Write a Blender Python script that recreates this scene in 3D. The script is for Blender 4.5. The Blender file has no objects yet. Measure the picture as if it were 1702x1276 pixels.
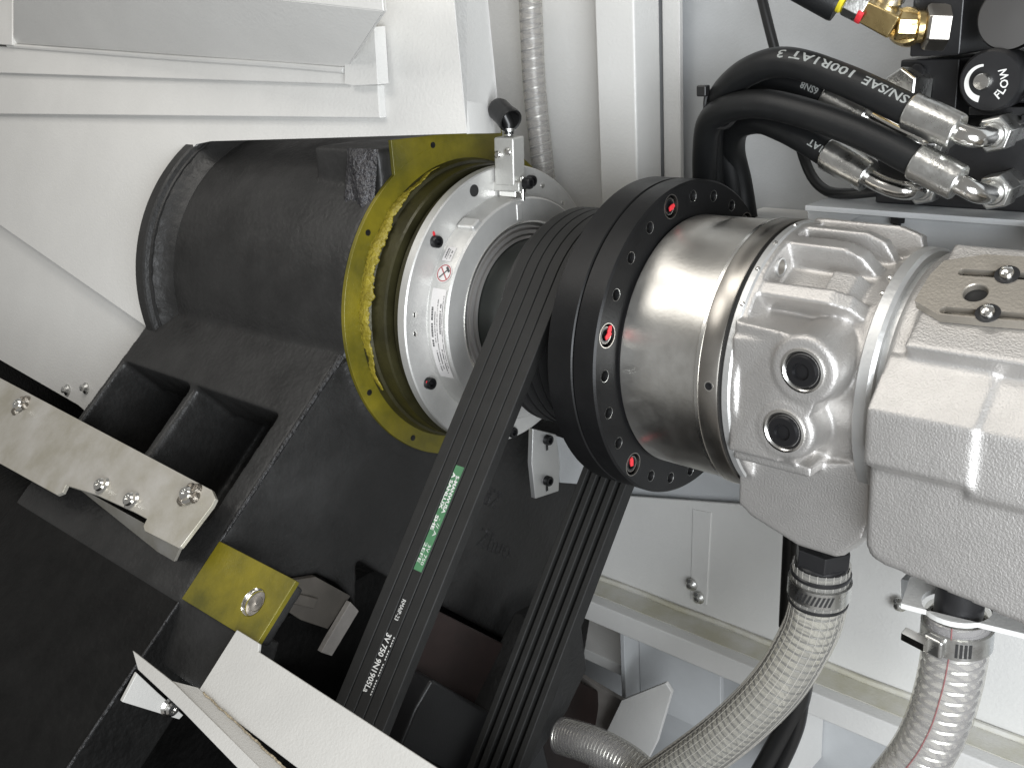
import bpy, bmesh, math, random
import numpy as np
from mathutils import Vector, Matrix

# ------------------------------------------------------------------ camera, world, lamps, exposure
S = 0.117                      # metres per layout unit (one unit = radius of the black flange)
SC = bpy.context.scene
CAM_R = np.array([[0.73608369, 0.67394375, -0.06309217],
                  [0.18033228, -0.28508853, -0.94138451],
                  [-0.65242706, 0.68156023, -0.33138283]])
CAM_C = np.array([3.38622623, -5.21475364, 1.9268395])
CAM_F = 1672.06
cd = bpy.data.cameras.new('camera'); cam = bpy.data.objects.new('camera', cd); SC.collection.objects.link(cam)
cd.sensor_width = 36.0; cd.lens = CAM_F / 1702 * 36.0; cd.clip_start = 0.01; cd.clip_end = 50
_r, _u, _b = CAM_R[0], -CAM_R[1], -CAM_R[2]
cam.matrix_world = Matrix(((_r[0], _u[0], _b[0], CAM_C[0]*S), (_r[1], _u[1], _b[1], CAM_C[1]*S), (_r[2], _u[2], _b[2], CAM_C[2]*S), (0, 0, 0, 1)))
SC.camera = cam
SC.render.engine = 'CYCLES'
SC.cycles.use_denoising = True
SC.cycles.max_bounces = 10; SC.cycles.transparent_max_bounces = 24
w = bpy.data.worlds.new('World'); SC.world = w; w.use_nodes = True
w.node_tree.nodes['Background'].inputs[0].default_value = (1.0, 0.985, 0.955, 1)
w.node_tree.nodes['Background'].inputs[1].default_value = 0.25
SC.view_settings.view_transform = 'Standard'; SC.view_settings.look = 'None'
SC.view_settings.gamma = 1.0; SC.view_settings.use_curve_mapping = False
SC.view_settings.exposure = 0.0
def lamp(name, loc, target, sx, sy, power, col):
    l = bpy.data.lights.new(name, 'AREA'); l.shape = 'RECTANGLE'; l.size = sx*S; l.size_y = sy*S
    l.energy = power; l.color = col
    o = bpy.data.objects.new(name, l); SC.collection.objects.link(o)
    o.location = Vector(loc)*S
    o.rotation_euler = (Vector(target)-Vector(loc)).to_track_quat('-Z', 'Y').to_euler()
    return o
# workshop strip lights above the open side of the machine, and two added fill lamps: daylight-tinted at right, warm at upper left
lamp('ceiling_strip_light', (-1.5, -3.6, 9.0), (-1.2, -.6, 0), 8.0, 2.4, 4.8, (1.0, 0.965, 0.91))
lamp('daylight_fill_right', (7.6, -7.0, 0.3), (0, 0.5, -0.8), 6.0, 5.5, 25, (0.92, 0.96, 1.0))
lamp('warm_fill_left', (-6.0, -7.0, 8.0), (-2.5, 0, .5), 5.0, 4.0, 4.0, (1.0, 0.97, 0.92))

# ------------------------------------------------------------------ geometry helpers
A3 = lambda *v: np.array(v, float)
def ray(px, py): return CAM_R.T @ A3((px-851)/CAM_F, (py-638)/CAM_F, 1.0)
def on(px, py, ax, v):
    d = ray(px, py); return CAM_C + d*(v-CAM_C[ax])/d[ax]
def onp(px, py, n, k):
    d = ray(px, py); return CAM_C + d*(k-n@CAM_C)/(n@d)
def norm(v): v = np.asarray(v, float); return v/np.linalg.norm(v)
P0 = A3(0, -1.23, -.13); SU = A3(0, -.770, -.638); SN = A3(0, -.638, .770)   # the slanted bed face
def sl(x, a, h=0.0): return A3(x, 0, 0)+P0+a*SU+h*SN
def ons(px, py, h=0.0): return onp(px, py, SN, SN@P0+h)
def pol(x, r, deg):
    t = math.radians(deg); return A3(x, -r*math.cos(t), r*math.sin(t))

class MB:
    def __init__(s): s.v = []; s.f = []; s.fr(None)
    def fr(s, o, z=None, xh=None):
        if o is None: s.o = np.zeros(3); s.R = np.eye(3); return s
        z = norm(z); xh = A3(0, 0, 1) if xh is None else np.asarray(xh, float)
        if abs(norm(xh)@z) > .99: xh = A3(1, 0, 0)
        x = norm(xh-z*(xh@z)); y = np.cross(z, x); s.o = np.asarray(o, float); s.R = np.stack([x, y, z], 1); return s
    def add(s, vs, fs):
        k = len(s.v)
        for p in vs: s.v.append(s.o+s.R@np.asarray(p, float))
        for f in fs: s.f.append(tuple(i+k for i in f))
        return s
    def box(s, a, b):
        (x0, y0, z0), (x1, y1, z1) = a, b
        return s.add([(x0,y0,z0),(x1,y0,z0),(x1,y1,z0),(x0,y1,z0),(x0,y0,z1),(x1,y0,z1),(x1,y1,z1),(x0,y1,z1)],
                     [(0,3,2,1),(4,5,6,7),(0,1,5,4),(1,2,6,5),(2,3,7,6),(3,0,4,7)])
    def prism(s, pts, ext):
        n = len(pts); e = np.asarray(ext, float); p = [np.asarray(q, float) for q in pts]
        return s.add(p+[q+e for q in p], [tuple(range(n))[::-1], tuple(range(n, 2*n))]+[(i, (i+1) % n, n+(i+1) % n, n+i) for i in range(n)])
    def loft(s, loops, caps=True, closed=True):
        n = len(loops[0]); vs = [p for l in loops for p in l]; fs = []
        for k in range(len(loops)-1):
            for i in range(n if closed else n-1):
                j = (i+1) % n; fs.append((k*n+i, k*n+j, (k+1)*n+j, (k+1)*n+i))
        if caps: fs += [tuple(range(n))[::-1], tuple(range((len(loops)-1)*n, len(loops)*n))]
        return s.add(vs, fs)
    def lathe(s, prof, seg=48, a0=0, a1=360, caps=True):
        full = abs(a1-a0) >= 359.9; n = seg if full else seg+1; vs = []; fs = []
        for r, h in prof:
            for i in range(n):
                t = math.radians(a0+(a1-a0)*i/seg); vs.append((r*math.cos(t), r*math.sin(t), h))
        m = len(prof)
        for k in range(m-1):
            for i in range(seg):
                j = (i+1) % n; fs.append((k*n+i, k*n+j, (k+1)*n+j, (k+1)*n+i))
        if full and caps:
            if prof[0][0] > 1e-5: fs.append(tuple(range(n))[::-1])
            if prof[-1][0] > 1e-5: fs.append(tuple(range((m-1)*n, m*n)))
        return s.add(vs, fs)
    def ring(s, prof, seg=64):            # closed profile revolved (annulus)
        n = seg; m = len(prof); vs = []; fs = []
        for r, h in prof:
            for i in range(n):
                t = 2*math.pi*i/n; vs.append((r*math.cos(t), r*math.sin(t), h))
        for k in range(m):
            k2 = (k+1) % m
            for i in range(n):
                j = (i+1) % n; fs.append((k*n+i, k*n+j, k2*n+j, k2*n+i))
        return s.add(vs, fs)
    def hexa(s, r, h0, h1, ch=0.12):      # hexagon with chamfered top
        p = lambda rr, h: [(rr*math.cos(math.pi/3*i), rr*math.sin(math.pi/3*i), h) for i in range(6)]
        return s.loft([p(r, h0), p(r, h1-r*ch), p(r*.90, h1)])
    def tube(s, pts, r, seg=14, caps=True):
        pts = [np.asarray(p, float) for p in pts]; n = len(pts)
        rr = r if hasattr(r, '__len__') else [r]*n
        T = [norm(pts[min(i+1, n-1)]-pts[max(i-1, 0)]) for i in range(n)]
        u = np.cross(T[0], A3(.31, .2, .93)); u = norm(u); loops = []
        for i in range(n):
            u = norm(u-T[i]*(u@T[i])); b = np.cross(T[i], u)
            loops.append([pts[i]+rr[i]*(u*math.cos(2*math.pi*k/seg)+b*math.sin(2*math.pi*k/seg)) for k in range(seg)])
        return s.loft(loops, caps)
def spline(p, n=10):
    p = [np.asarray(q, float) for q in p]; p = [2*p[0]-p[1]]+p+[2*p[-1]-p[-2]]; out = []
    for i in range(1, len(p)-2):
        for k in range(n):
            t = k/n; a, b, c, d = p[i-1:i+3]
            out.append(.5*(2*b+(c-a)*t+(2*a-5*b+4*c-d)*t*t+(3*b-a-3*c+d)*t**3))
    return out+[p[-2]]

ORG = {}
def _obj(name, me, parent, origin):
    o = bpy.data.objects.new(name, me); SC.collection.objects.link(o)
    if parent is not None:
        o.parent = parent; ORG[o.name] = ORG[parent.name]
    else:
        o.location = Vector(origin)*S; ORG[o.name] = np.asarray(origin, float)
    return o
def mark(o, label=None, cat=None, group=None, kind=None):
    for k, v in (('label', label), ('category', cat), ('group', group), ('kind', kind)):
        if v: o[k] = v
    return o
def thing(name, label, cat, loc, group=None):
    return mark(_obj(name, None, None, loc), label, cat, group)
def put(mb, name, mat, parent=None, bevel=0, smooth=32, remesh=0, iters=4, label=None, cat=None, group=None, kind=None, closed=True, seg=2):
    V = np.array(mb.v)
    org = ORG[parent.name] if parent is not None else A3(*( (V.min(0)+V.max(0))/2 )[:2], V[:, 2].min())
    me = bpy.data.meshes.new(name); me.from_pydata(((V-org)*S).tolist(), [], mb.f)
    if closed:
        b = bmesh.new(); b.from_mesh(me); bmesh.ops.recalc_face_normals(b, faces=b.faces); b.to_mesh(me); b.free()
    me.materials.append(MAT[mat]); me.polygons.foreach_set('use_smooth', [True]*len(me.polygons))
    if smooth is not None: me.set_sharp_from_angle(angle=math.radians(smooth))
    o = _obj(name, me, parent, org)
    if remesh:
        m = o.modifiers.new('remesh', 'REMESH'); m.mode = 'VOXEL'; m.voxel_size = remesh*S; m.use_smooth_shade = True
        m = o.modifiers.new('smooth', 'SMOOTH'); m.iterations = iters; m.factor = .5
    elif bevel:
        m = o.modifiers.new('bevel', 'BEVEL'); m.width = bevel*S; m.segments = seg; m.limit_method = 'ANGLE'; m.angle_limit = math.radians(34)
        m.harden_normals = True
    return mark(o, label, cat, group, kind)
def carve(o, mb, smooth=30):
    """cut the closed shapes of mb (world layout units) out of object o, for good"""
    V = (np.array(mb.v)-ORG[o.name])*S
    me = bpy.data.meshes.new('c'); me.from_pydata(V.tolist(), [], mb.f)
    b = bmesh.new(); b.from_mesh(me); bmesh.ops.recalc_face_normals(b, faces=b.faces); b.to_mesh(me); b.free()
    k = bpy.data.objects.new('c', me); SC.collection.objects.link(k)
    bpy.context.view_layer.update(); k.matrix_world = o.matrix_world
    m = o.modifiers.new('cut', 'BOOLEAN'); m.operation = 'DIFFERENCE'; m.object = k; m.solver = 'EXACT'
    if o.modifiers.find('cut') > 0: o.modifiers.move(o.modifiers.find('cut'), 0)
    for q in list(o.modifiers):
        if q.name != 'cut': q.show_viewport = False
    dg = bpy.context.evaluated_depsgraph_get(); dg.update()
    nm = bpy.data.meshes.new_from_object(o.evaluated_get(dg)); nm.name = o.data.name
    o.modifiers.remove(m); o.data = nm
    for q in o.modifiers: q.show_viewport = True
    nm.polygons.foreach_set('use_smooth', [True]*len(nm.polygons)); nm.set_sharp_from_angle(angle=math.radians(smooth))
    bpy.data.objects.remove(k); return o
def inst(o, parent, loc, z, xh=None, name=None):
    """a further copy of a piece built at the origin along z (shares its mesh)"""
    c = bpy.data.objects.new(name or o.name.split('.')[0], o.data); SC.collection.objects.link(c)
    c.parent = parent; ORG[c.name] = ORG[parent.name]
    f = MB().fr(loc, z, xh); L = (f.o-ORG[parent.name])*S
    c.matrix_local = Matrix([[*f.R[0], L[0]], [*f.R[1], L[1]], [*f.R[2], L[2]], [0, 0, 0, 1]])
    return c
def mesh_only(mb, name, mat, smooth=32):
    me = bpy.data.meshes.new(name); me.from_pydata((np.array(mb.v)*S).tolist(), [], mb.f)
    b = bmesh.new(); b.from_mesh(me); bmesh.ops.recalc_face_normals(b, faces=b.faces); b.to_mesh(me); b.free()
    me.materials.append(MAT[mat]); me.polygons.foreach_set('use_smooth', [True]*len(me.polygons)); me.set_sharp_from_angle(angle=math.radians(smooth))
    return me
def place(me, name, parent, loc, z, xh=None):
    c = bpy.data.objects.new(name, me); SC.collection.objects.link(c)
    c.parent = parent; ORG[c.name] = ORG[parent.name]
    f = MB().fr(loc, z, xh); L = (f.o-ORG[parent.name])*S
    c.matrix_local = Matrix([[*f.R[0], L[0]], [*f.R[1], L[1]], [*f.R[2], L[2]], [0, 0, 0, 1]])
    return c
def text_geo(txt, size=1.0, spacing=1.0, bold=0.0):
    cu = bpy.data.curves.new('t', 'FONT'); cu.body = txt; cu.size = size; cu.space_character = spacing; cu.resolution_u = 2; cu.offset = bold
    o = bpy.data.objects.new('t', cu); SC.collection.objects.link(o)
    dg = bpy.context.evaluated_depsgraph_get(); dg.update()
    me = bpy.data.meshes.new_from_object(o.evaluated_get(dg))
    b = bmesh.new(); b.from_mesh(me); bmesh.ops.triangulate(b, faces=b.faces)
    for _ in range(4):
        lng = [e for e in b.edges if e.calc_length() > size*.22]
        if not lng: break
        bmesh.ops.subdivide_edges(b, edges=lng, cuts=1)
    bmesh.ops.triangulate(b, faces=b.faces); b.to_mesh(me); b.free()
    v = [tuple(p.co) for p in me.vertices]; f = [tuple(p.vertices) for p in me.polygons]
    bpy.data.objects.remove(o); bpy.data.curves.remove(cu); bpy.data.meshes.remove(me)
    return v, f
def lettering(txt, size, fn, name, mat, parent, spacing=1.0, bold=0.0, width=None):
    """print: text outline mapped by fn(x along, y up) onto the surface it is printed on"""
    v, f = text_geo(txt, size, spacing, bold)
    xs = [p[0] for p in v]; x0, x1 = min(xs), max(xs); k = 1 if width is None else width/(x1-x0)
    b = MB(); b.add([fn((p[0]-x0)*k, p[1]) for p in v], f)
    return put(b, name, mat, parent, smooth=None, closed=False)

# ------------------------------------------------------------------ materials
MAT = {}
def material(name, col, rough=.5, metal=0.0, bump=0, bscale=40, bdetail=4, var=0, vscale=6, var2=None, aniso=0, coat=0, spec=.5, rvar=0, bdist=.02):
    m = bpy.data.materials.new(name); m.use_nodes = True; nt = m.node_tree; p = nt.nodes['Principled BSDF']
    p.inputs['Base Color'].default_value = (*col, 1); p.inputs['Roughness'].default_value = rough; p.inputs['Metallic'].default_value = metal
    p.inputs['Anisotropic'].default_value = aniso; p.inputs['Coat Weight'].default_value = coat; p.inputs['Specular IOR Level'].default_value = spec
    tc = nt.nodes.new('ShaderNodeTexCoord'); mp = nt.nodes.new('ShaderNodeMapping')
    mp.inputs['Scale'].default_value = (1/S,)*3; nt.links.new(tc.outputs['Object'], mp.inputs[0])
    if var or rvar:
        n = nt.nodes.new('ShaderNodeTexNoise'); n.inputs['Scale'].default_value = vscale; n.inputs['Detail'].default_value = 6; n.inputs['Roughness'].default_value = .62
        nt.links.new(mp.outputs[0], n.inputs[0])
        if var:
            r = nt.nodes.new('ShaderNodeValToRGB'); c2 = var2 or tuple(max(0, c*(1-var)) for c in col)
            r.color_ramp.elements[0].position = .35; r.color_ramp.elements[1].position = .68
            r.color_ramp.elements[0].color = (*c2, 1); r.color_ramp.elements[1].color = (*col, 1)
            nt.links.new(n.outputs[0], r.inputs[0]); nt.links.new(r.outputs[0], p.inputs['Base Color'])
        if rvar:
            q = nt.nodes.new('ShaderNodeMapRange'); q.inputs['To Min'].default_value = max(.02, rough-rvar); q.inputs['To Max'].default_value = rough+rvar
            q.inputs['From Min'].default_value = .3; q.inputs['From Max'].default_value = .7
            nt.links.new(n.outputs[0], q.inputs[0]); nt.links.new(q.outputs[0], p.inputs['Roughness'])
    if bump:
        n2 = nt.nodes.new('ShaderNodeTexNoise'); n2.inputs['Scale'].default_value = bscale; n2.inputs['Detail'].default_value = bdetail
        nt.links.new(mp.outputs[0], n2.inputs[0]); b = nt.nodes.new('ShaderNodeBump'); b.inputs['Strength'].default_value = bump; b.inputs['Distance'].default_value = bdist*S
        nt.links.new(n2.outputs[0], b.inputs['Height']); nt.links.new(b.outputs[0], p.inputs['Normal'])
    MAT[name] = m; return m
material('white_paint', (.655, .65, .63), .38, bump=.16, bscale=42, var=.06, vscale=1.5)
material('grey_paint', (.49, .505, .515), .45, bump=.12, bscale=60, var=.10, vscale=2)
material('dirty_white', (.60, .59, .55), .5, bump=.15, bscale=40, var=.3, var2=(.47, .45, .35), vscale=3)
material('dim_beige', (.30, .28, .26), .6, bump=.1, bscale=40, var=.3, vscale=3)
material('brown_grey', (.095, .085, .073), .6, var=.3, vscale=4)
material('sealant', (.42, .35, .24), .6, bump=.8, bscale=50, var=.5, vscale=20)
material('cast_black', (.025, .0245, .0238), .44, spec=.34, bump=.22, bscale=26, bdetail=8, var=.35, vscale=3, rvar=.12, bdist=.03)
material('cast_rough', (.020, .0195, .020), .36, spec=.4, bump=.9, bscale=22, bdetail=6, var=.4, vscale=5, rvar=.1, bdist=.04)
material('cast_glossy', (.035, .034, .038), .24, bump=.9, bscale=30, bdetail=6, var=.4, vscale=12, spec=.7, bdist=.04)
material('bed_black_shaded', (.008, .0078, .0074), .55, spec=.14, bump=.35, bscale=20, bdetail=8, var=.5, vscale=4, bdist=.03)  # casting black taken darker, the shade over the bed is in the colour
material('channel_paint', (.48, .47, .445), .42, bump=.12, bscale=60, var=.08, vscale=2)
material('dark_void', (.012, .012, .012), .7)
material('oiled_face', (.20, .165, .012), .33, metal=.12, bump=.08, bscale=30, var=.45, var2=(.085, .078, .010), vscale=2.2)
material('oiled_bead', (.29, .235, .025), .38, bump=.7, bscale=30, bdetail=6, var=.35, vscale=14, bdist=.03)
material('oiled_dark', (.050, .046, .020), .34, metal=.3, bump=.1, bscale=30, var=.5, vscale=3)
material('black_oxide', (.008, .008, .0083), .40, spec=.24, bump=.05, bscale=90, var=.2, vscale=4, rvar=.06)
material('pulley_black', (.014, .014, .014), .5, var=.2, vscale=4)
material('shaft_dark', (.030, .034, .031), .45, metal=.2, var=.2)
material('rubber', (.014, .014, .0135), .58, spec=.36, bump=.25, bscale=160, var=.25, vscale=9, bdist=.01)
material('rubber_edge', (.042, .042, .039), .7, bump=.25, bscale=120)
material('hose_rubber', (.010, .0105, .011), .45, spec=.3, bump=.12, bscale=120, bdist=.01, var=.2, vscale=10)
material('cable_black', (.012, .012, .012), .38)
material('turned_steel', (.62, .605, .57), .36, metal=1, aniso=.6, bump=.03, bscale=50, rvar=.05, vscale=5)
material('ring_steel', (.38, .36, .33), .32, metal=1, aniso=.5, rvar=.05, vscale=5)
material('seal_steel', (.62, .60, .58), .30, metal=.75)
material('cap_steel', (.16, .155, .15), .30, metal=1, aniso=.8)
material('edge_steel', (.80, .79, .76), .25, metal=1)
material('cast_alu', (.545, .53, .512), .48, metal=.85, bump=.28, bscale=95, bdetail=3, var=.10, vscale=6, bdist=.012)
material('smooth_alu', (.58, .58, .57), .42, metal=.7, bump=.1, bscale=30, var=.08, vscale=4)
material('encoder_alu', (.60, .595, .575), .40, metal=.55, bump=.12, bscale=70, var=.08, vscale=8, bdist=.01)
material('zinc', (.66, .66, .64), .30, metal=1, bump=.1, bscale=40, rvar=.08, vscale=10)
material('chrome', (.78, .77, .74), .16, metal=1, rvar=.06, vscale=14)
material('brass', (.62, .47, .22), .30, metal=1, bump=.08, bscale=40, rvar=.08, vscale=12)
material('bare_plate', (.56, .54, .50), .40, metal=.5, bump=.05, bscale=50, var=.15, var2=(.41, .385, .32), vscale=3)
material('bronze_plate', (.37, .34, .295), .40, metal=.65, bump=.12, bscale=70, var=.12, vscale=6)
material('weld', (.30, .27, .23), .35, metal=.9, bump=.5, bscale=60, var=.4, vscale=25)
material('black_steel', (.016, .016, .017), .35, bump=.05, bscale=60, var=.2, vscale=8)
material('black_bolt', (.012, .012, .013), .30, metal=.3)
material('red_mark', (.62, .03, .04), .45, bump=.3, bscale=60)
material('white_ink', (.62, .62, .60), .6)
material('dull_ink', (.26, .27, .26), .7)
material('green_label', (.06, .185, .085), .5, var=.25, vscale=12)
material('label_paper', (.63, .61, .60), .45)
material('label_ink', (.05, .05, .05), .6)
material('yellow_plastic', (.70, .58, .03), .4)
material('pvc_red', (.36, .10, .10), .5)
material('faded_red', (.24, .10, .10), .6)
material('connector_grey', (.46, .455, .43), .38, metal=.45, bump=.15, bscale=60)
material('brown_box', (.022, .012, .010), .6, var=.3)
# clear PVC of the drain hoses
def clear_pvc(name, tint, fac):
    m = bpy.data.materials.new(name); m.use_nodes = True; nt = m.node_tree; p = nt.nodes['Principled BSDF']; out = nt.nodes['Material Output']
    p.inputs['Base Color'].default_value = (*tint, 1); p.inputs['Roughness'].default_value = .22
    t = nt.nodes.new('ShaderNodeBsdfTransparent'); t.inputs[0].default_value = (.93, .92, .88, 1)
    mx = nt.nodes.new('ShaderNodeMixShader')
    n = nt.nodes.new('ShaderNodeTexNoise'); n.inputs['Scale'].default_value = 14/S; n.inputs['Detail'].default_value = 4
    tc = nt.nodes.new('ShaderNodeTexCoord'); nt.links.new(tc.outputs['Object'], n.inputs[0])
    bp = nt.nodes.new('ShaderNodeBump'); bp.inputs['Strength'].default_value = .35; bp.inputs['Distance'].default_value = .03*S
    nt.links.new(n.outputs[0], bp.inputs['Height']); nt.links.new(bp.outputs[0], p.inputs['Normal'])
    mx.inputs[0].default_value = fac; nt.links.new(t.outputs[0], mx.inputs[1]); nt.links.new(p.outputs[0], mx.inputs[2])
    nt.links.new(mx.outputs[0], out.inputs[0]); MAT[name] = m
clear_pvc('clear_pvc', (.60, .585, .545), .26)
clear_pvc('clear_pvc_grey', (.55, .535, .54), .30)

# ------------------------------------------------------------------ the setting: sheet metal of the machine enclosure
PN = A3(0, -1, .35); PK = 1.1575
def onw(px, py, off=0.0): return onp(px, py, PN, PK+off*np.linalg.norm(PN))
BACK = A3(0, .03, 0)
def sheet(pts, name, mat, ext=BACK, bevel=.006, **k):
    return put(MB().prism(pts, ext), name, mat, bevel=bevel, **k)
wall = sheet([onw(*q) for q in ((-400,-300),(724,-300),(754,0),(776,222),(560,229),(350,235),(326,240),(300,266),(276,300),(262,330),(252,360),(248,390),(246,414),(246,462),(250,512),(246,545),(0,374),(-400,98))],
      'enclosure_wall', 'white_paint', bevel=.002, kind='structure', label='white painted sheet metal wall above and beside the black casting')
lap = sheet([onw(*q, off=-.10) for q in ((-400,78),(0,355),(250,528),(266,548),(150,690),(130,673),(0,598),(-400,367))], 'lap_sheet', 'white_paint', ext=A3(0,.03,0), bevel=.002, parent=wall)
rv = mesh_only(MB().lathe([(.055,0),(.055,.012),(.03,.03),(.03,.05),(.012,.06),(0,.06)], 20), 'rivet', 'zinc')
place(rv, 'rivet', wall, onw(112,648,-.098), PN)
place(rv, 'rivet', wall, onw(143,645,-.098), PN)
# horizontal flat bar on the wall
bar = sheet([onw(*q, off=.05) for q in ((-400,108),(0,120),(575,139),(628,141),(632,197),(0,190),(-400,186))], 'wall_bar', 'white_paint', ext=A3(0,.12,0), bevel=.012, parent=wall)
upper = sheet([onw(*q, off=.09) for q in ((-400,50),(0,77),(575,116),(575,141),(0,122),(-400,110))], 'wall_bar', 'white_paint', ext=A3(0,.12,0), bevel=.012, parent=wall)
put(MB().tube(spline([onw(*q, off=.10) for q in ((14,76),(150,86),(300,97),(450,107),(572,117))], 8), .022, 8), 'weld_seam', 'white_paint', wall)
stop = sheet([onw(*q, off=.12) for q in ((572,96),(583,82),(622,44),(628,141),(586,143),(572,140))], 'end_tab', 'white_paint', ext=A3(0,.1,0), parent=wall)
# hood box hanging on the wall, its sloping underside in view
lo = [onw(*q, off=.08) for q in ((22,74),(575,114))]
up = [onw(*q, off=.62) for q in ((22,-60),(300,-16),(468,0),(637,19))]
hood = MB().prism([lo[0], lo[1], up[3], up[2], up[1], up[0]], A3(0,.04,.02))
put(hood, 'hood_underside', 'white_paint', wall, bevel=.006)
fr = [up[1], up[2], up[3], up[3]+A3(0,0,.5), up[2]+A3(0,0,.5), up[1]+A3(0,0,.5)]
put(MB().prism(fr, A3(0,.03,0)), 'hood_front', 'white_paint', wall, bevel=.006)
put(MB().prism([lo[1], up[3]+A3(.012,0,0), up[3]+A3(.012,0,.5), lo[1]+A3(0,.1,.6)], A3(.02,0,0)), 'hood_end', 'white_paint', wall, bevel=.004)
put(MB().prism([onw(-60,-80,.14), onw(20,-80,.14), onw(20,76,.14), onw(-60,70,.14)], A3(0,.1,0)), 'upright_bar', 'white_paint', wall, bevel=.01)

put(MB().prism([onw(724,-300), onw(776,223), on(828,222,1,.25), on(776,-300,1,.25)], A3(0,.03,0)), 'side_return', 'white_paint', wall)
# recessed bay, post and back wall
bay = sheet([on(700,-120,1,1.4), on(1010,-120,1,1.4), on(1010,470,1,1.4), on(700,470,1,1.4)], 'recessed_wall', 'white_paint', kind='structure', label='recessed white sheet metal bay behind the grey ring')
a = on(987,0,1,1.12); b = on(1053,0,1,1.12)
post = MB().box((a[0], 1.12, -1.75), (b[0], 1.45, 3.2))
post = put(post, 'corner_post', 'white_paint', bevel=.02, kind='structure', label='white folded sheet metal post between the bay and the back wall')
put(MB().box((b[0]+.002, 1.47, -1.75), (b[0]+.16, 1.52, 3.2)), 'return_flange', 'white_paint', post, bevel=.01)
bw = put(MB().box((b[0]-.9, 1.6, -2.8), (5.5, 1.66, 4.0)), 'back_wall', 'grey_paint', bevel=.01, kind='structure', label='pale grey back wall behind the hydraulic hoses')
z = on(1250,361,1,1.2)[2]
put(MB().box((on(1235,361,1,1.3)[0], 1.2, z-.05), (5.5, 1.59, z)), 'wall_ledge', 'white_paint', bw, bevel=.01)
# lower wall and ledge
low = sheet([on(*q,1,1.5) for q in ((960,815),(1051,825),(1227,838),(1800,905),(1800,1290),(940,945))], 'lower_wall', 'white_paint', kind='structure', label='white lower wall with a seam and screws above the long ledge')
put(MB().prism([on(1151,846,1,1.49), on(1182,852,1,1.49), on(1174,1006,1,1.49), on(1147,997,1,1.49)], A3(0,.03,0)), 'cover_strip', 'white_paint', low, bevel=.006)
for q in ((1150,971),(1162,993),(1496,1004)): place(rv, 'screw', low, on(*q,1,1.45), A3(0,-1,0))
ledge = put(MB().box((-3.2, 1.1, -3.36), (5, 1.49, -3.14)), 'wall_beam', 'white_paint', bevel=.015, kind='structure', label='long white box section ledge stained yellow along the lower wall')
put(MB().tube(spline([A3(x, 1.475+.01*math.sin(7*x), -3.125) for x in np.arange(-3.1,5,.22)],2), .028, 7), 'sealant_bead', 'dirty_white', ledge)
random.seed(4)
sp = MB()
put(MB().box((-3.2, 1.22, -3.139), (5, 1.44, -3.134)), 'stained_strip', 'dirty_white', ledge)
# below the ledge: recessed dim wall, a vertical rib, a shelf, the pan
dim = put(MB().box((-4, 2.1, -7), (6, 2.16, -3.3)), 'rear_wall', 'grey_paint', kind='structure', label='dim rear wall under the ledge')
xr = on(1047,1080,1,1.35)[0]
put(MB().box((xr, 1.2, -4.35), (xr+.05, 2.09, -3.365)), 'upright_rib', 'grey_paint', dim, bevel=.008)
put(MB().box((xr-1.2, 1.35, -4.04), (xr-.003, 2.09, -3.92)), 'cross_shelf', 'white_paint', dim, bevel=.008)
put(MB().box((xr+.055, 1.42, -4.3), (xr+.95, 1.48, -3.37)), 'front_cover', 'grey_paint', dim, bevel=.008)
put(MB().box((xr+1.55, 1.3, -4.6), (xr+1.62, 2.09, -3.37)), 'upright_rib', 'white_paint', dim, bevel=.008)
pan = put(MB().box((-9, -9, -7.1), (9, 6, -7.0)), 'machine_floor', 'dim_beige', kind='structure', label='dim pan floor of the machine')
gus = put(MB().prism([on(*q,1,.9) for q in ((1008,1215),(1033,1163),(1106,1134),(1116,1150),(1092,1232),(1062,1290),(1020,1280))], A3(0,.04,0)), 'gusset_plate', 'white_paint', bevel=.006,
      label='white angled gusset plate standing behind the clear hose', cat='plate')
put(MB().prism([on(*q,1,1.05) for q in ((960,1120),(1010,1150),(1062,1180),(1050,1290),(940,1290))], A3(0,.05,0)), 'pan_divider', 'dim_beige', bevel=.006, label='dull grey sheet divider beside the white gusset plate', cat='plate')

# ------------------------------------------------------------------ headstock casting
XA = A3(1, 0, 0); NY = A3(0, -1, 0)
def axm(mb, x=0): return mb.fr(A3(x, 0, 0), XA, NY)      # lathe frame: height = +X, angle 0 = toward the open side
hs = thing('headstock_casting', 'black painted cast iron headstock with an oily yellow machined ring face', 'casting', (-3.2, -1.2, -2.2))
c = MB()
axm(c).lathe([(.9,-4.42),(1.235,-4.42),(1.22,-2.72),(1.20,-2.2),(1.198,-2.03),(.9,-2.03)], 96)
c.fr(None)
c.box((-2.74, -.72, .4), (-2.03, .48, 1.22))
# slanted body with its pocket
def slab(x0, x1, a0, a1, h0, h1): c.prism([sl(x0,a0,h1), sl(x0,a1,h1), sl(x0,a1,h0), sl(x0,a0,h0)], A3(x1-x0,0,0))
slab(-4.55, -2.06, -.35, .52, -.45, 0)
slab(-2.29, -2.06, .3, 1.9, -.45, 0)
slab(-4.55, -4.48, .3, 1.9, -1.2, 0)
slab(-4.55, -2.06, 1.39, 1.92, -.45, 0)
slab(-3.47, -3.37, .4, 1.5, -.9, -.03)
slab(-4.55, -2.4, .3, 1.6, -1.0, -.75)
pe = on(135,1242,0,-2.06)-sl(-2.06,1.9,0)

# side wall under the ring
sw = [A3(-2.26, *on(*q,0,-2.06)[1:]) for q in ((566,596),(364,902),(430,936),(488,962),(528,954),(562,970),(592,1008),(594,930),(650,962),(733,1006),(858,1074),(965,1132),(985,1010),(1015,830),(980,690),(860,560),(690,520))]
c.prism(sw, A3(.20,0,0))
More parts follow.
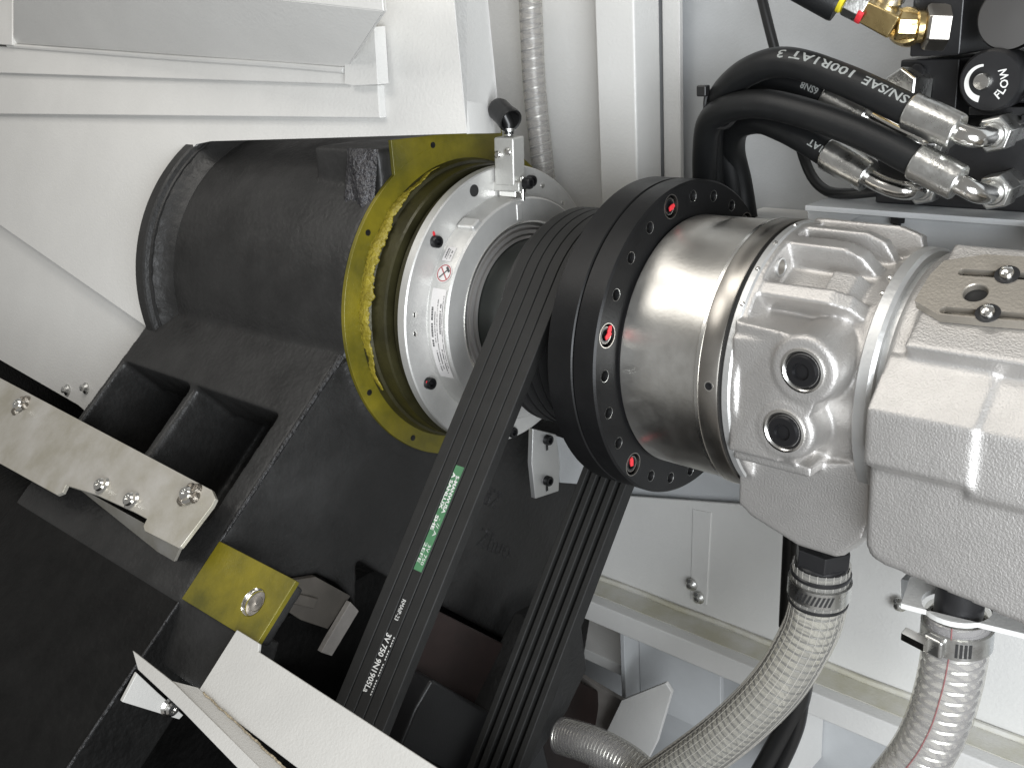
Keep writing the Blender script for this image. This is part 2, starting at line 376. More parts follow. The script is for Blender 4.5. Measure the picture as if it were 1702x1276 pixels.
# foot with the machined pad
slab(-2.2, -1.26, 1.47, 1.86, -.13, -.03)
c.prism([sl(-2.2,1.86,-.012), sl(-2.2,1.80,-.32), sl(-2.2,2.25,-.5), sl(-2.2,2.28,-.16)], A3(.80,0,0))
body = put(c, 'body', 'cast_black', hs, remesh=.021, iters=6)
put(axm(MB()).lathe([(.9,-4.50),(1.395,-4.50),(1.405,-4.488),(1.405,-4.375),(1.392,-4.36),(1.36,-4.352),(1.352,-4.335),(.9,-4.335)], 160), 'front_rim', 'cast_black', hs, smooth=24)
lp = []
for t in np.arange(-30, 125, 1.0):
    j1, j2 = .004*math.sin(t*1.3)+random.uniform(-.002,.002), .003*math.sin(t*.9+1)+random.uniform(-.002,.002); w0 = min(1, (t+31)/6)
    lp.append([pol(x, r, t) for x, r in ((-4.36,1.20),(-4.345,1.335+j1*w0),(-4.315,1.345+j2*w0),(-4.29,1.315+j1*w0),(-4.25,1.262+j2),(-4.19,1.235),(-4.19,1.18))])
put(MB().loft(lp), 'rim_fillet', 'cast_black', hs, smooth=50)
# fillet gusset running from the ring to the crest, rough as cast
g = MB().tube([A3(-2.06, *on(*q,0,-2.06)[1:]) for q in ((366,899),(420,818),(500,696),(555,612),(568,594))], [.012,.016,.018,.022,.04], 10)
put(g, 'crest_edge', 'cast_rough', hs)
put(MB().tube([sl(-2.065,1.9,-.004)+pe*t_ for t_ in (0,.3,.6,1,1.6)], [.008,.010,.011,.010,.009], 8), 'lower_edge', 'cast_rough', hs)
random.seed(21); rp = MB(); nx, nz = 16, 18; vs = []
for i in range(nx+1):
    for j in range(nz+1):
        u_, v_ = i/nx, j/nz; ed = min(1, 5*min(u_, 1-u_, v_+.1, 1.05-v_)); x_ = -2.36+.33*u_; z_ = .80+.42*v_
        vs.append(A3(x_, -.715-.03*ed*(1+.5*math.sin(9*u_+5*v_))-random.uniform(0,.016)*ed+(1-v_)*(-.10), z_))
rp.add(vs, [(i*(nz+1)+j, (i+1)*(nz+1)+j, (i+1)*(nz+1)+j+1, i*(nz+1)+j+1) for i in range(nx) for j in range(nz)])
put(rp, 'rough_patch', 'cast_glossy', hs, smooth=None, closed=False)
# machined faces, still carrying yellow rust preventive
m = axm(MB()).ring([(1.205,-2.03),(1.205,-1.995),(1.06,-1.995),(1.06,-2.03)], 128)
put(m, 'machined_ring', 'oiled_face', hs, bevel=.004)
tp = [A3(-2.03,*on(*q,0,-1.997)[1:]) for q in ((649,227),(648,300),(690,262),(760,238),(838,262),(836,226))]
tp = [A3(-2.03,-.62,1.27),A3(-2.03,-.62,1.02),A3(-2.03,-.35,1.12),A3(-2.03,0,1.18),A3(-2.03,.3,1.14),A3(-2.03,.49,1.02),A3(-2.03,.49,1.235)]
put(MB().prism(tp, A3(.033,0,0)), 'machined_face', 'oiled_face', hs, bevel=.004)
pad = MB().prism([sl(-2.055,1.455,-.034), sl(-1.225,1.455,-.034), sl(-1.225,1.875,-.034), sl(-2.055,1.875,-.034)], SN*.038)
pad = put(pad, 'machined_pad', 'oiled_face', hs, bevel=.006)
q = sl(-1.45,1.68,.003)
carve(pad, MB().fr(q, SN).lathe([(0,-.031),(.082,-.030),(.086,-.004),(.092,.006),(.092,.05),(0,.05)], 32))
put(MB().fr(q, SN).lathe([(.0818,-.0296),(.0856,-.004),(.0885,.002)], 32, caps=False), 'bolt_hole', 'chrome', hs, closed=False)
put(MB().fr(q, SN).lathe([(.0815,-.0292),(.05,-.0290),(.048,-.024),(.02,-.0245),(0,-.0288)], 32), 'hole_bottom', 'ring_steel', hs)
bd = MB()
for i, t in enumerate(np.linspace(-32, 88, 60)):
    pass
random.seed(7)
loops = []
ph = [random.uniform(0,6.28) for _ in range(6)]
for t in np.arange(-24, 78, .6):
    wgt = max(.12, min(1, 1.25-abs(t-24)/46)); nz = sum(math.sin(t*f_+ph[i])*a_ for i,(f_,a_) in enumerate(((.35,.12),(.9,.10),(1.9,.10),(3.7,.08))))
    cen = pol(-1.965+.008*math.sin(t*.5), 1.058+.006*math.sin(t*.27), t); rad = norm(A3(0, cen[1], cen[2]))
    loops.append([cen+wgt*(1+nz+random.uniform(-.12,.12))*(.070*math.cos(k)*XA+.019*math.sin(k)*rad) for k in np.linspace(0,2*math.pi,14,endpoint=False)])
put(bd.loft(loops), 'rough_bead', 'oiled_bead', hs, smooth=None)
hole = mesh_only(MB().lathe([(.022,.0),(.022,.003),(.012,.004),(0,.0042)], 16), 'tapped_hole', 'black_bolt')
for t in (-52, -22, 37): place(hole, 'tapped_hole', hs, pol(-1.995, 1.14, t), XA)
place(hole, 'tapped_hole', hs, A3(-1.996,-.24,1.19), XA)
# bearing cover standing out of the bore
put(axm(MB()).lathe([(1.07,-2.02),(1.05,-1.93),(1.03,-1.92),(1.03,-1.79),(1.02,-1.775),(.6,-1.775)], 128), 'bearing_cover', 'oiled_dark', hs)
# raised cast letters on the side wall
def sidemap(o, du, dv):
    return lambda x, y: A3(-2.056, o[1]+du[0]*x+dv[0]*y, o[2]+du[1]*x+dv[1]*y)
o1 = on(790,935,0,-2.056); o2 = on(775,945,0,-2.056)
for (qx, qy, tx) in ((800,835,'8Z'),(792,905,'Zhuo')):
    o1 = on(qx,qy,0,-2.056); d1 = norm((on(qx+30,qy+14,0,-2.056)-o1)[1:]); d2 = norm((on(qx+10,qy-30,0,-2.056)-o1)[1:])
    lettering(tx, .22, sidemap(o1, d1, d2), 'cast_letters', 'cast_rough', hs, bold=.004)

# ------------------------------------------------------------------ spindle encoder ring
en = thing('encoder_ring', 'silver aluminium encoder ring with labels round the spindle', 'encoder', (-1.6, 0, -1.03))
put(axm(MB()).lathe([(.6,-1.74),(.985,-1.74),(.985,-1.66),(.6,-1.66)], 128), 'backing_disc', 'oiled_dark', en, bevel=.006)
ring = axm(MB()).ring([(1.015,-1.66),(1.028,-1.65),(1.028,-1.585),(1.019,-1.576),(.835,-1.576),(.828,-1.580),(.822,-1.566),(.812,-1.415),(.800,-1.40),(.650,-1.40),(.645,-1.405),(.645,-1.66)], 160)
put(ring, 'housing_ring', 'encoder_alu', en, smooth=28)
put(axm(MB()).ring([(.648,-1.44),(.648,-1.395),(.636,-1.390),(.628,-1.395),(.628,-1.44)], 128), 'bore_edge', 'edge_steel', en)
put(axm(MB()).ring([(.627,-1.50),(.627,-1.425),(.600,-1.415),(.594,-1.455),(.584,-1.455),(.580,-1.41),(.556,-1.405),(.550,-1.45),(.542,-1.45),(.540,-1.40),(.522,-1.395),(.520,-1.50)], 128), 'seal_ring', 'seal_steel', en)
def cap_screw(r=.05, hgt=.05, mat='black_bolt'):      # socket head cap screw at the origin along z
    b = MB().lathe([(r*.98,-.01),(r,0),(r,hgt*.85),(r*.92,hgt),(r*.56,hgt)]+[(r*.54,hgt*.3),(0,hgt*.3)], 24)
    return mesh_only(b, 'cap_screw', mat)
cs = cap_screw(.042, .045)
rm = mesh_only(MB().add([(-.006,.0,0),(.016,-.004,0),(.022,.03,0),(.014,.055,0),(-.006,.05,0),(-.012,.02,0),(-.006,.0,.006),(.016,-.004,.006),(.022,.03,.006),(.014,.055,.006),(-.006,.05,.006),(-.012,.02,.006)],
        [(6,7,8,9,10,11)]+[(i,(i+1)%6,6+(i+1)%6,6+i) for i in range(6)]), 'paint_mark', 'red_mark')
rms = rm.copy(); rms.transform(Matrix.Scale(.62, 4))
for t, dr in ((42, 0), (-21, 0), (-85, .04), (108.3, 0)):
    p = pol(-1.576, .928+dr, t); place(cs, 'cap_screw', en, p, XA)
place(rms, 'paint_mark', en, pol(-1.574,.93,42)+A3(.0,0,.035), XA, A3(0,1,.2))
place(rms, 'paint_mark', en, pol(-1.55,.93,-21)+A3(.0,-.01,.01), XA, A3(0,.4,1))
hb = mesh_only(MB().lathe([(.042,.0),(.042,.003),(.034,.004),(0,.0035)], 24), 'bolt_hole', 'dark_void')
place(hb, 'bolt_hole', en, pol(-1.576,.94,72.7), XA)
hsm = mesh_only(MB().lathe([(.020,.0),(.020,.003),(.012,.004),(0,.0042)], 16), 'dowel_hole', 'chrome')
for t in (10.4, 2.5, 135, 118): place(hsm, 'dowel_hole', en, pol(-1.576,.936,t), XA)
# notch pocket on the hub shoulder
put(MB().fr(pol(-1.50,.80,58), pol(0,1,58), XA).box((-.07,-.05,-.02),(.09,.05,.05)), 'hub_lug', 'encoder_alu', en, bevel=.02)
put(MB().fr(pol(-1.405,.72,88), XA).box((-.06,-.03,-.005),(.06,.03,.014)), 'raised_mark', 'encoder_alu', en, bevel=.01)
# curved stickers on the hub
def hub(t, x, off=.003):
    r = .822-.01*(x+1.566)/.151+off; return pol(x, r, t)
def sticker(t0, t1, x0, x1, name, mat, off=.003, n=16):
    b = MB(); lo = [hub(t0+(t1-t0)*i/n, x0, off) for i in range(n+1)]; hi = [hub(t0+(t1-t0)*i/n, x1, off) for i in range(n+1)]
    return b.add(lo+hi, [(i, i+1, n+2+i, n+1+i) for i in range(n)])
lab = put(sticker(23,-22,-1.555,-1.43,'a','b'), 'spec_label', 'label_paper', en, smooth=None, closed=False)
random.seed(11)
def rows(parent, specs):
    b = MB()
    for x, t0, t1, hgt in specs:
        t = t0
        while t > t1:
            wd = random.uniform(.25,.7)*hgt/.012; 
            if random.random() < .86:
                b.add([hub(t,x,.0045),hub(t-wd,x,.0045),hub(t-wd,x+hgt,.0045),hub(t,x+hgt,.0045)], [(0,1,2,3)])
            t -= wd*1.35
    put(b, 'fine_print', 'label_ink', parent, smooth=None, closed=False)
rows(lab, [(-1.54,14,-5,.016),(-1.51,12,-3,.007),(-1.49,18,-8,.006),(-1.465,16,2,.011),(-1.515,-7,-18,.009),(-1.49,-8,-17,.009),(-1.465,-6,-19,.009),(-1.445,20,-16,.006)])
sm = put(sticker(44,36.5,-1.55,-1.47,'a','b',.004,6), 'type_label', 'label_paper', en, smooth=None, closed=False)
rows(sm, [(-1.535,43,38,.012),(-1.515,43,37.5,.006),(-1.495,42,38,.012)])
# round "no hammer" sign
def disc(tc, xc, r, off, ir=0, n=28):
    k = 180/math.pi/.82; vs = [hub(tc+r*k*math.cos(2*math.pi*i/n), xc+r*math.sin(2*math.pi*i/n), off) for i in range(n)]
    if ir == 0: return MB().add(vs, [tuple(range(n))])
    v2 = [hub(tc+ir*k*math.cos(2*math.pi*i/n), xc+ir*math.sin(2*math.pi*i/n), off) for i in range(n)]
    return MB().add(vs+v2, [(i,(i+1)%n,n+(i+1)%n,n+i) for i in range(n)])
sg = put(disc(30.6,-1.49,.066,.004), 'warning_sign', 'label_paper', en, smooth=None, closed=False)
put(disc(30.6,-1.49,.060,.0052,.052), 'red_circle', 'pvc_red', sg, smooth=None, closed=False)
def bar2(p, q, wd, off=.0056):
    k = 180/math.pi/.82; d = A3(q[0]-p[0], q[1]-p[1], 0); d = d/np.linalg.norm(d); nn = (-d[1]*wd/2, d[0]*wd/2)
    g = [(p[0]+nn[0],p[1]+nn[1]),(p[0]-nn[0],p[1]-nn[1]),(q[0]-nn[0],q[1]-nn[1]),(q[0]+nn[0],q[1]+nn[1])]
    return MB().add([hub(30.6+a*k, -1.49+b_, off) for a, b_ in g], [(0,1,2,3)])
put(bar2((.04,-.04),(-.04,.035),.010), 'slash', 'pvc_red', sg, smooth=None, closed=False)
put(bar2((-.035,-.03),(.03,.028),.009,.006), 'hammer_handle', 'label_ink', sg, smooth=None, closed=False)
put(bar2((.012,.042),(.044,.010),.018,.0062), 'hammer_head', 'label_ink', sg, smooth=None, closed=False)
# mounting bracket under the ring
bk = thing('mounting_bracket', 'grey angle bracket with two black screws under the encoder ring', 'bracket', (-1.7, .2, -1.6))
q4 = [on(*q,0,-1.62) for q in ((886,712),(925,722),(931,772),(929,816),(890,829),(884,770))]
pl_ = put(MB().prism(q4, A3(-.05,0,0)), 'plate', 'smooth_alu', bk, bevel=.008)
put(MB().prism([on(*q,0,-1.645) for q in ((925,724),(975,740),(985,806),(931,802))], A3(-.03,0,0)), 'web', 'grey_paint', bk, bevel=.006)
for q in ((908,730),(908,798)):
    p = on(*q,0,-1.62); place(cs, 'cap_screw', bk, p, XA)
    put(MB().fr(p+A3(.002,0,-.06), XA).box((-.035,-.012,0),(.03,.012,.004)), 'slot', 'dark_void', bk, bevel=.003)
# signal plug with its black boot
pg = thing('signal_plug', 'grey metal signal plug with a black rubber boot on the encoder ring', 'connector', on(850,335,0,-1.54))
B0 = on(848,320,0,-1.50); up = norm(A3(0,.06,1)); fx = norm(A3(.18,-.98,.0)); sx = norm(np.cross(up, fx))
def pf(mb, z=0.0): mb.o = B0+up*z; mb.R = np.stack([sx, fx, up], 1); return mb
put(pf(MB()).box((-.082,-.075,.055),(.082,.075,.385)), 'hood', 'connector_grey', pg, bevel=.016, seg=3)
put(pf(MB()).box((-.12,-.07,.015),(.12,.07,.085)), 'flange', 'connector_grey', pg, bevel=.012)
put(pf(MB()).box((-.07,-.04,-.03),(.07,.04,.02)), 'shell', 'chrome', pg, bevel=.01)
th = mesh_only(MB().lathe([(.026,0),(.026,.018),(.018,.024),(0,.024)], 16), 'screw', 'chrome')
for dx, dz in ((-.04,.27),(.045,.29)): place(th, 'screw', pg, B0+sx*dx+fx*.075+up*dz, fx)
for dx in (-.105,.105):
    put(pf(MB()).fr(B0+sx*dx+up*-.05, up).lathe([(.016,0),(.016,.05),(.026,.055),(.026,.075),(.02,.08),(.02,.16),(0,.165)], 14), 'jack_screw', 'chrome', pg)
place(cs, 'lock_screw', pg, B0+sx*.13+up*.07, sx)
put(MB().fr(B0+up*.39, up).lathe([(.035,0),(.035,.03),(.05,.03),(.05,.05),(.03,.055),(0,.055)], 20), 'collar', 'zinc', pg)
top = B0+up*.50+norm(CAM_C-B0)*.05; dtop = (top-CAM_C); tip = CAM_C+ray(823,176)*(CAM_R[2]@dtop+.11); ax_ = norm(tip-top); L = np.linalg.norm(tip-top)
put(MB().fr(top, ax_).lathe([(.0,.10),(.060,.10),(.066,.02),(.072,-.03),(.084,-.035),(.087,-.02),(.084,.02),(.080,.04),(.080,L*.72),(.070,L*.88),(.048,L*.97),(.02,L*1.0),(0,L*1.0)], 32), 'rubber_boot', 'cable_black', pg)
put(MB().tube([B0+up*.40, B0+up*.47, top+ax_*.06], .036, 12), 'cable', 'cable_black', pg)

# ------------------------------------------------------------------ spindle pulley and belts
pu = thing('spindle_pulley', 'black grooved drive pulley on the spindle', 'pulley', (-.7, 0, -.75))
put(axm(MB()).lathe([(.3,-1.48),(.515,-1.48),(.515,-1.0),(.3,-1.0)], 96), 'spindle_nose', 'shaft_dark', pu, bevel=.01)
prof = [(.3,-1.02),(.72,-1.02),(.735,-1.0)]
for i in range(5):
    x = -.94+.088*i; prof += [(.735,x-.004),(.655,x+.02),(.655,x+.066),(.735,x+.09)]
prof += [(.735,-.46),(.70,-.45),(.70,-.362),(.3,-.362)]
put(axm(MB()).lathe(prof, 96), 'grooved_wheel', 'pulley_black', pu, smooth=25)
BA = math.radians(-128.6); BD = A3(0, math.cos(BA), math.sin(BA)); BNv = A3(0, math.sin(BA), -math.cos(BA)); LB = 5.7; RO = .772
def belt_loop():
    """(centre point, outward normal) pairs along the belt, once round both pulleys"""
    pts = []; a = math.atan2(BNv[2], BNv[1]); far = BD*LB
    dirn = 1
    # determine turn direction so the arc passes the side away from the lower pulley
    mid = A3(0, math.cos(a-math.pi/2), math.sin(a-math.pi/2))
    sgn = -1 if mid@BD < 0 else 1
    for k in range(41):
        t = a+sgn*(math.pi)*(1-k/40); n_ = A3(0, math.cos(t), math.sin(t)); pts.append((A3(0,0,0), n_))
    for s in np.linspace(0,1,30)[1:-1]: pts.append((far*s, BNv))
    for k in range(41):
        t = a-sgn*math.pi*(k/40); n_ = A3(0, math.cos(t), math.sin(t)); pts.append((far, n_))
    for s in np.linspace(1,0,30)[1:-1]: pts.append((far*s, -BNv))
    return pts
LOOP = belt_loop()
def belt(x0, name, **k):
    w_ = .0825; sec = [(0,0),(w_,0),(w_,-.014),(w_-.016,-.088),(.016,-.088),(0,-.014)]
    loops = []
    for ce, n_ in LOOP: loops.append([ce+A3(x0+a,0,0)+n_*(RO+h) for a, h in sec])
    loops.append(loops[0]); n = 6; b = MB()
    vs = [p for l in loops[:-1] for p in l]; m = len(LOOP); fs = []
    for i in range(m):
        for j in range(n): fs.append((i*n+j, i*n+(j+1)%n, ((i+1)%m)*n+(j+1)%n, ((i+1)%m)*n+j))
    b.add(vs, fs)
    return put(b, name, 'rubber', bevel=.007, smooth=30, **k)
BL = ['black rubber drive belt closest to the silver encoder ring','black rubber drive belt second from the silver encoder ring','black rubber drive belt carrying the green sticker and white print',
      'black rubber drive belt between the green sticker belt and the outermost belt','black rubber drive belt closest to the black bolted flange']
belts = [belt(-.944+.0885*i, 'drive_belt', label=BL[i], cat='belt', group='drive belts on the spindle pulley') for i in range(5)]
def frontpt(x, s, off=.0015): return BD*s+BNv*(RO+off)+A3(x,0,0)
def s_of(px, py):
    p = onp(px, py, BNv, RO); return p@BD, p[0]
XB = -.944+.0885*2
s0 = s_of(766,775)[0]; s1 = s_of(705,953)[0]
gl = MB().add([frontpt(XB+.006,s0), frontpt(XB+.0765,s0), frontpt(XB+.0765,s1), frontpt(XB+.006,s1)], [(0,1,2,3)])
gl = put(gl, 'green_sticker', 'green_label', belts[2], smooth=None, closed=False)
def bprint(txt, sa, sb, x0, hgt, mat='white_ink', par=None, bold=.0):
    # reads down the belt, letter tops toward +x
    return lettering(txt, hgt, lambda u, v: frontpt(x0+v, sa+u, .0028), 'print', mat, par or belts[2], width=sb-sa, bold=bold)
D = s1-s0
bprint('A SANLUX', s0+.07*D, s0+.42*D, XB+.010, .036, par=gl, bold=.001); bprint('SHE', s0+.48*D, s0+.62*D, XB+.010, .036, par=gl, bold=.001); bprint('2EFE', s0+.74*D, s0+.93*D, XB+.010, .034, par=gl)
bprint('S-MANWUSA', s0+.09*D, s0+.45*D, XB+.044, .036, par=gl, bold=.001); bprint('- // A', s0+.50*D, s0+.67*D, XB+.044, .034, par=gl); bprint('3V 750', s0+.75*D, s0+.94*D, XB+.044, .034, par=gl)
sa = s_of(676,998)[0]; sb = s_of(664,1033)[0]; bprint('RMAIP-23', sa, sb, XB+.018, .045)
sa = s_of(652,1055)[0]; sb = s_of(616,1155)[0]; bprint('3V 750 9N1905La', sa, sb, XB+.004, .062, bold=.0012)
for i in range(22):
    if i in (4,9,15): continue
    u = sa+(sb-sa)*(i+.3)/22
    mbx = MB().add([frontpt(XB+.068,u,.0028),frontpt(XB+.076,u,.0028),frontpt(XB+.076,u+(sb-sa)*.028,.0028),frontpt(XB+.068,u+(sb-sa)*.028,.0028)],[(0,1,2,3)])
    put(mbx, 'print', 'white_ink', belts[2], smooth=None, closed=False)

# ------------------------------------------------------------------ bolted black flange
fl = thing('adapter_flange', 'round black oxide steel flange with a ring of bolt holes', 'flange', (-.18, 0, -1))
put(axm(MB()).lathe([(.6,-.362),(.985,-.362),(1.0,-.347),(1.0,-.175),(.992,-.168),(.6,-.168)], 160), 'rear_disc', 'black_oxide', fl)
fdisc = put(axm(MB()).lathe([(.6,-.160),(.992,-.160),(1.0,-.153),(1.0,-.012),(.988,0),(.6,0)], 160), 'front_disc', 'black_oxide', fl)
cut = MB()
for k in range(24):
    p = pol(0, .905, 16.3+15*k)
    cut.fr(p, XA).lathe([(.0,-.12),(.072,-.12),(.072,.05),(0,.05)] if k % 4 == 0 else [(.0,-.14),(.023,-.12),(.026,-.012),(.035,.004),(.035,.05),(0,.05)], 24)
carve(fdisc, cut)
chf = mesh_only(MB().lathe([(.0285,-.012),(.0350,.0006),(.0362,.0010),(.0362,.0002)], 24, caps=False), 'chamfer', 'zinc')
thr = mesh_only(MB().lathe([(.0262,-.075),(.0245,-.07),(.027,-.06),(.0245,-.05),(.027,-.04),(.0245,-.03),(.0272,-.02),(.0272,-.012)], 20, caps=False), 'thread', 'ring_steel')
for k in range(24):
    p = pol(0, .905, 16.3+15*k)
    if k % 4 == 0:
        put(MB().fr(p, XA).ring([(.0735,-.02),(.0735,.001),(.0690,.001),(.0690,-.02)], 32), 'counterbore_edge', 'ring_steel', fl)
        sc_ = put(MB().fr(p, XA).lathe([(.057,-.118),(.057,-.020),(.052,-.012),(.034,-.012),(.031,-.05),(0,-.05)], 28), 'cap_screw', 'black_bolt', fl)
        put(MB().fr(p, XA).lathe([(.045,-.0118),(.050,-.0105)], 28, caps=False), 'head_edge', 'ring_steel', sc_, closed=False)
        if k in (0, 4, 20):
            place(rm, 'paint_mark', sc_, p+A3(-.012,-.005,-.012), XA, A3(0,.25,-.6) if k != 20 else A3(0,1,.1))
            if k == 0: place(rm, 'paint_mark', sc_, p+A3(-.0115,.02,.0), XA, A3(0,.9,-.35))
    else:
        h_ = place(thr, 'tapped_hole', fl, p, XA); place(chf, 'chamfer', fl, p, XA)

# ------------------------------------------------------------------ rotary hydraulic cylinder
cy = thing('hydraulic_cylinder', 'silver rotary hydraulic cylinder with a turned steel sleeve and cast aluminium housing', 'cylinder', (1.2, 0, -.8))
put(axm(MB()).lathe([(.5,-.01),(.772,-.01),(.772,.016),(.5,.016)], 128), 'shadow_gap', 'black_steel', cy)
put(axm(MB()).lathe([(.5,.014),(.780,.014),(.787,.022),(.790,.53),(.5,.53)], 160), 'steel_sleeve', 'turned_steel', cy)
put(axm(MB()).lathe([(.5,.53),(.800,.53),(.806,.536),(.806,.556),(.5,.556)], 160), 'bright_edge', 'edge_steel', cy)
bn = put(axm(MB()).lathe([(.5,.556),(.802,.556),(.804,.562),(.808,.672),(.804,.680),(.5,.680)], 160), 'ring_band', 'ring_steel', cy)
p = pol(.63, .806, 3.6); rd = norm(A3(0, p[1], p[2]))
put(MB().fr(p, rd).lathe([(.030,-.01),(.030,.002),(.022,.003),(0,.002)], 20), 'set_screw', 'chrome', bn)
put(MB().fr(p, rd).lathe([(.022,.0),(.022,.0035),(.012,.004),(.011,.0035),(0,.0036)], 20), 'screw_socket', 'black_bolt', bn)
put(axm(MB()).lathe([(.5,.680),(.790,.680),(.790,.706),(.5,.706)], 128), 'seal_gap', 'dark_void', cy)
put(axm(MB()).lathe([(.5,.704),(.800,.704),(.806,.710),(.806,.745),(.796,.755),(.5,.755)], 160), 'mounting_ring', 'smooth_alu', cy)
for t in (52.7, 67.7, 37, 84): put(MB().fr(pol(.735,.805,t), norm(A3(0,*pol(0,1,t)[1:]))).lathe([(.014,-.005),(.014,.004),(.008,.010),(0,.011)], 12), 'rivet', 'chrome', cy)
h = MB()
axm(h).lathe([(.45,.74),(.797,.74),(.797,.785),(.64,.80),(.63,1.0),(.63,1.28),(.655,1.36),(.66,1.40),(.45,1.40)], 96)
def rib(t, th, r0, r1, x0, x1, xt):      # axial rib, highest at the flange, rolled down at the far end
    rdv = norm(A3(0,*pol(0,1,t)[1:])); tg = np.cross(XA, rdv)
    pr_ = [(x0,r0),(x0,r1),(x0+(xt-x0)*.8,r1-.01),(xt,r1-.05),(x1,r0+.06),(x1,r0)]
    h.prism([A3(x,0,0)+rdv*r-tg*th/2 for x, r in pr_], tg*th)
h.fr(None)
rib(46, .09, .5, .785, .74, 1.38, 1.28)
rib(74, .10, .5, .79, .74, 1.34, 1.20)
rib(88, .075, .5, .80, .74, 1.36, 1.24)
rib(102, .08, .5, .82, .74, 1.42, 1.36)
rib(120, .09, .5, .80, .74, 1.38, 1.28)
rib(56, .20, .5, .70, 1.08, 1.34, 1.25)
rib(31, .12, .5, .70, 1.02, 1.30, 1.2)
# bosses carrying the two plugged ports
pa = on(1334,616,1,-.80); pb = on(1303,716,1,-.80)
for q, r, dx in ((pa,.185,.0),(pb,.165,.0)):
    h.fr(A3(q[0],-.2,q[2]), NY, A3(0,0,1)).lathe([(r*1.12,0),(r*1.05,.45),(r*1.0,.575),(r*.9,.60),(0,.60)], 36)
h.fr(None)
h.box((.745,-.77,-.30),(1.12,-.2,.34))
h.prism([A3(.745,-.795,-.30),A3(1.04,-.795,-.30),A3(1.22,-.795,.02),A3(1.28,-.795,.26),A3(1.2,-.79,.40),A3(.745,-.74,.42)], A3(0,.5,0))
# ridge and drain box
h.box((.745,-.74,-.37),(1.20,-.2,-.31))
bx = [(.70,-.42),(.70,-.74),(.78,-.80),(1.08,-.90),(1.30,-.90),(1.44,-.74),(1.47,-.62),(1.47,-.30)]
h.loft([[A3(x*.94+.06, .15, z*.96) for x, z in bx], [A3(x, .0, z) for x, z in bx], [A3(x,-.50,z) for x, z in bx], [A3(x*.985+.012,-.60,z*.96) for x, z in bx]])
h.fr(A3(1.12,-.25,-.95), A3(0,0,1)).lathe([(.17,0),(.19,.1),(.19,.3)], 32)
put(h, 'cast_housing', 'cast_alu', cy, remesh=.0115, iters=4)
for t_ in (61, 24): put(MB().fr(A3(.797,0,0)+pol(0,.716,t_), XA).lathe([(.052,-.02),(.052,.004),(.046,.006),(.040,-.006),(0,-.006)], 24), 'lug_hole', 'smooth_alu', cy)
put(MB().fr(A3(.797,0,0)+pol(0,.716,61), XA).lathe([(.041,-.005),(.041,.0),(0,.0005)], 24), 'hole_bottom', 'ring_steel', cy)
for q in (pa, pb):
    f_ = A3(q[0], -.802, q[2])
    s_ = put(MB().fr(f_, NY).ring([(.118,-.03),(.116,.006),(.104,.010),(.086,-.004),(.086,-.03)], 40), 'port_seat', 'edge_steel', cy)
    g_ = put(MB().fr(f_, NY).lathe([(.086,-.02),(.086,.010),(.078,.022),(.046,.022),(.043,.014),(.040,.004),(0,.004)], 40), 'port_plug', 'black_bolt', cy)
    put(MB().fr(f_, NY).hexa(.034,.0035,.0065,.02), 'hex_socket', 'black_bolt', g_)
for q in ((1468,488),(1497,452),(1480,462)): put(MB().fr(onp(*q, norm(pol(0,1,50)), .66), norm(pol(0,1,50))).lathe([(.018,-.02),(.018,.006),(.01,.014),(0,.015)], 12), 'dowel_pin', 'chrome', cy)
put(axm(MB()).lathe([(.4,1.385),(.690,1.385),(.715,1.40),(.715,1.455),(.700,1.475),(.4,1.475)], 128), 'neck_ring', 'smooth_alu', cy)
put(axm(MB()).lathe([(.4,1.470),(.665,1.470),(.665,1.52),(.4,1.52)], 128), 'neck_groove', 'smooth_alu', cy)
# distributor cover at the near end
k = MB()
axm(k).lathe([(.3,1.50),(.665,1.50),(.70,1.53),(.71,1.62),(.71,3.0),(.3,3.0)], 96)
k.fr(None)
n50 = norm(A3(0,*pol(0,1,56)[1:])); t50 = np.cross(XA, n50)
k.fr(A3(0,0,0), XA, n50)
k.fr(None)
k.prism([A3(1.62,0,0)+n50*.4-t50*.36, A3(1.62,0,0)+n50*.725-t50*.34, A3(1.62,0,0)+n50*.725+t50*.34, A3(1.62,0,0)+n50*.4+t50*.36], A3(1.4,0,0))
# front faces: chamfered pad, upright face, deep lower box
k.prism([A3(1.53,-.64,.34),A3(1.53,-.86,.13),A3(1.53,-.87,-.16),A3(1.53,-.3,-.2),A3(1.53,-.3,.3)], A3(.50,0,0))
k.prism([A3(2.02,-.66,.30),A3(2.02,-.845,.12),A3(2.02,-.855,-.2),A3(2.02,-.3,-.2),A3(2.02,-.3,.3)], A3(1.0,0,0))
cb = [(1.55,.05),(1.55,-.60),(1.58,-.66),(1.64,-.685),(2.32,-.775),(3.0,-.88),(3.0,.05)]
k.loft([[A3(x,-.835,z) for x, z in cb], [A3(x,-.3,z) for x, z in cb], [A3(x,.25,z*.95) for x, z in cb]])
put(k, 'distributor_cover', 'cast_alu', cy, remesh=.0145, iters=4)
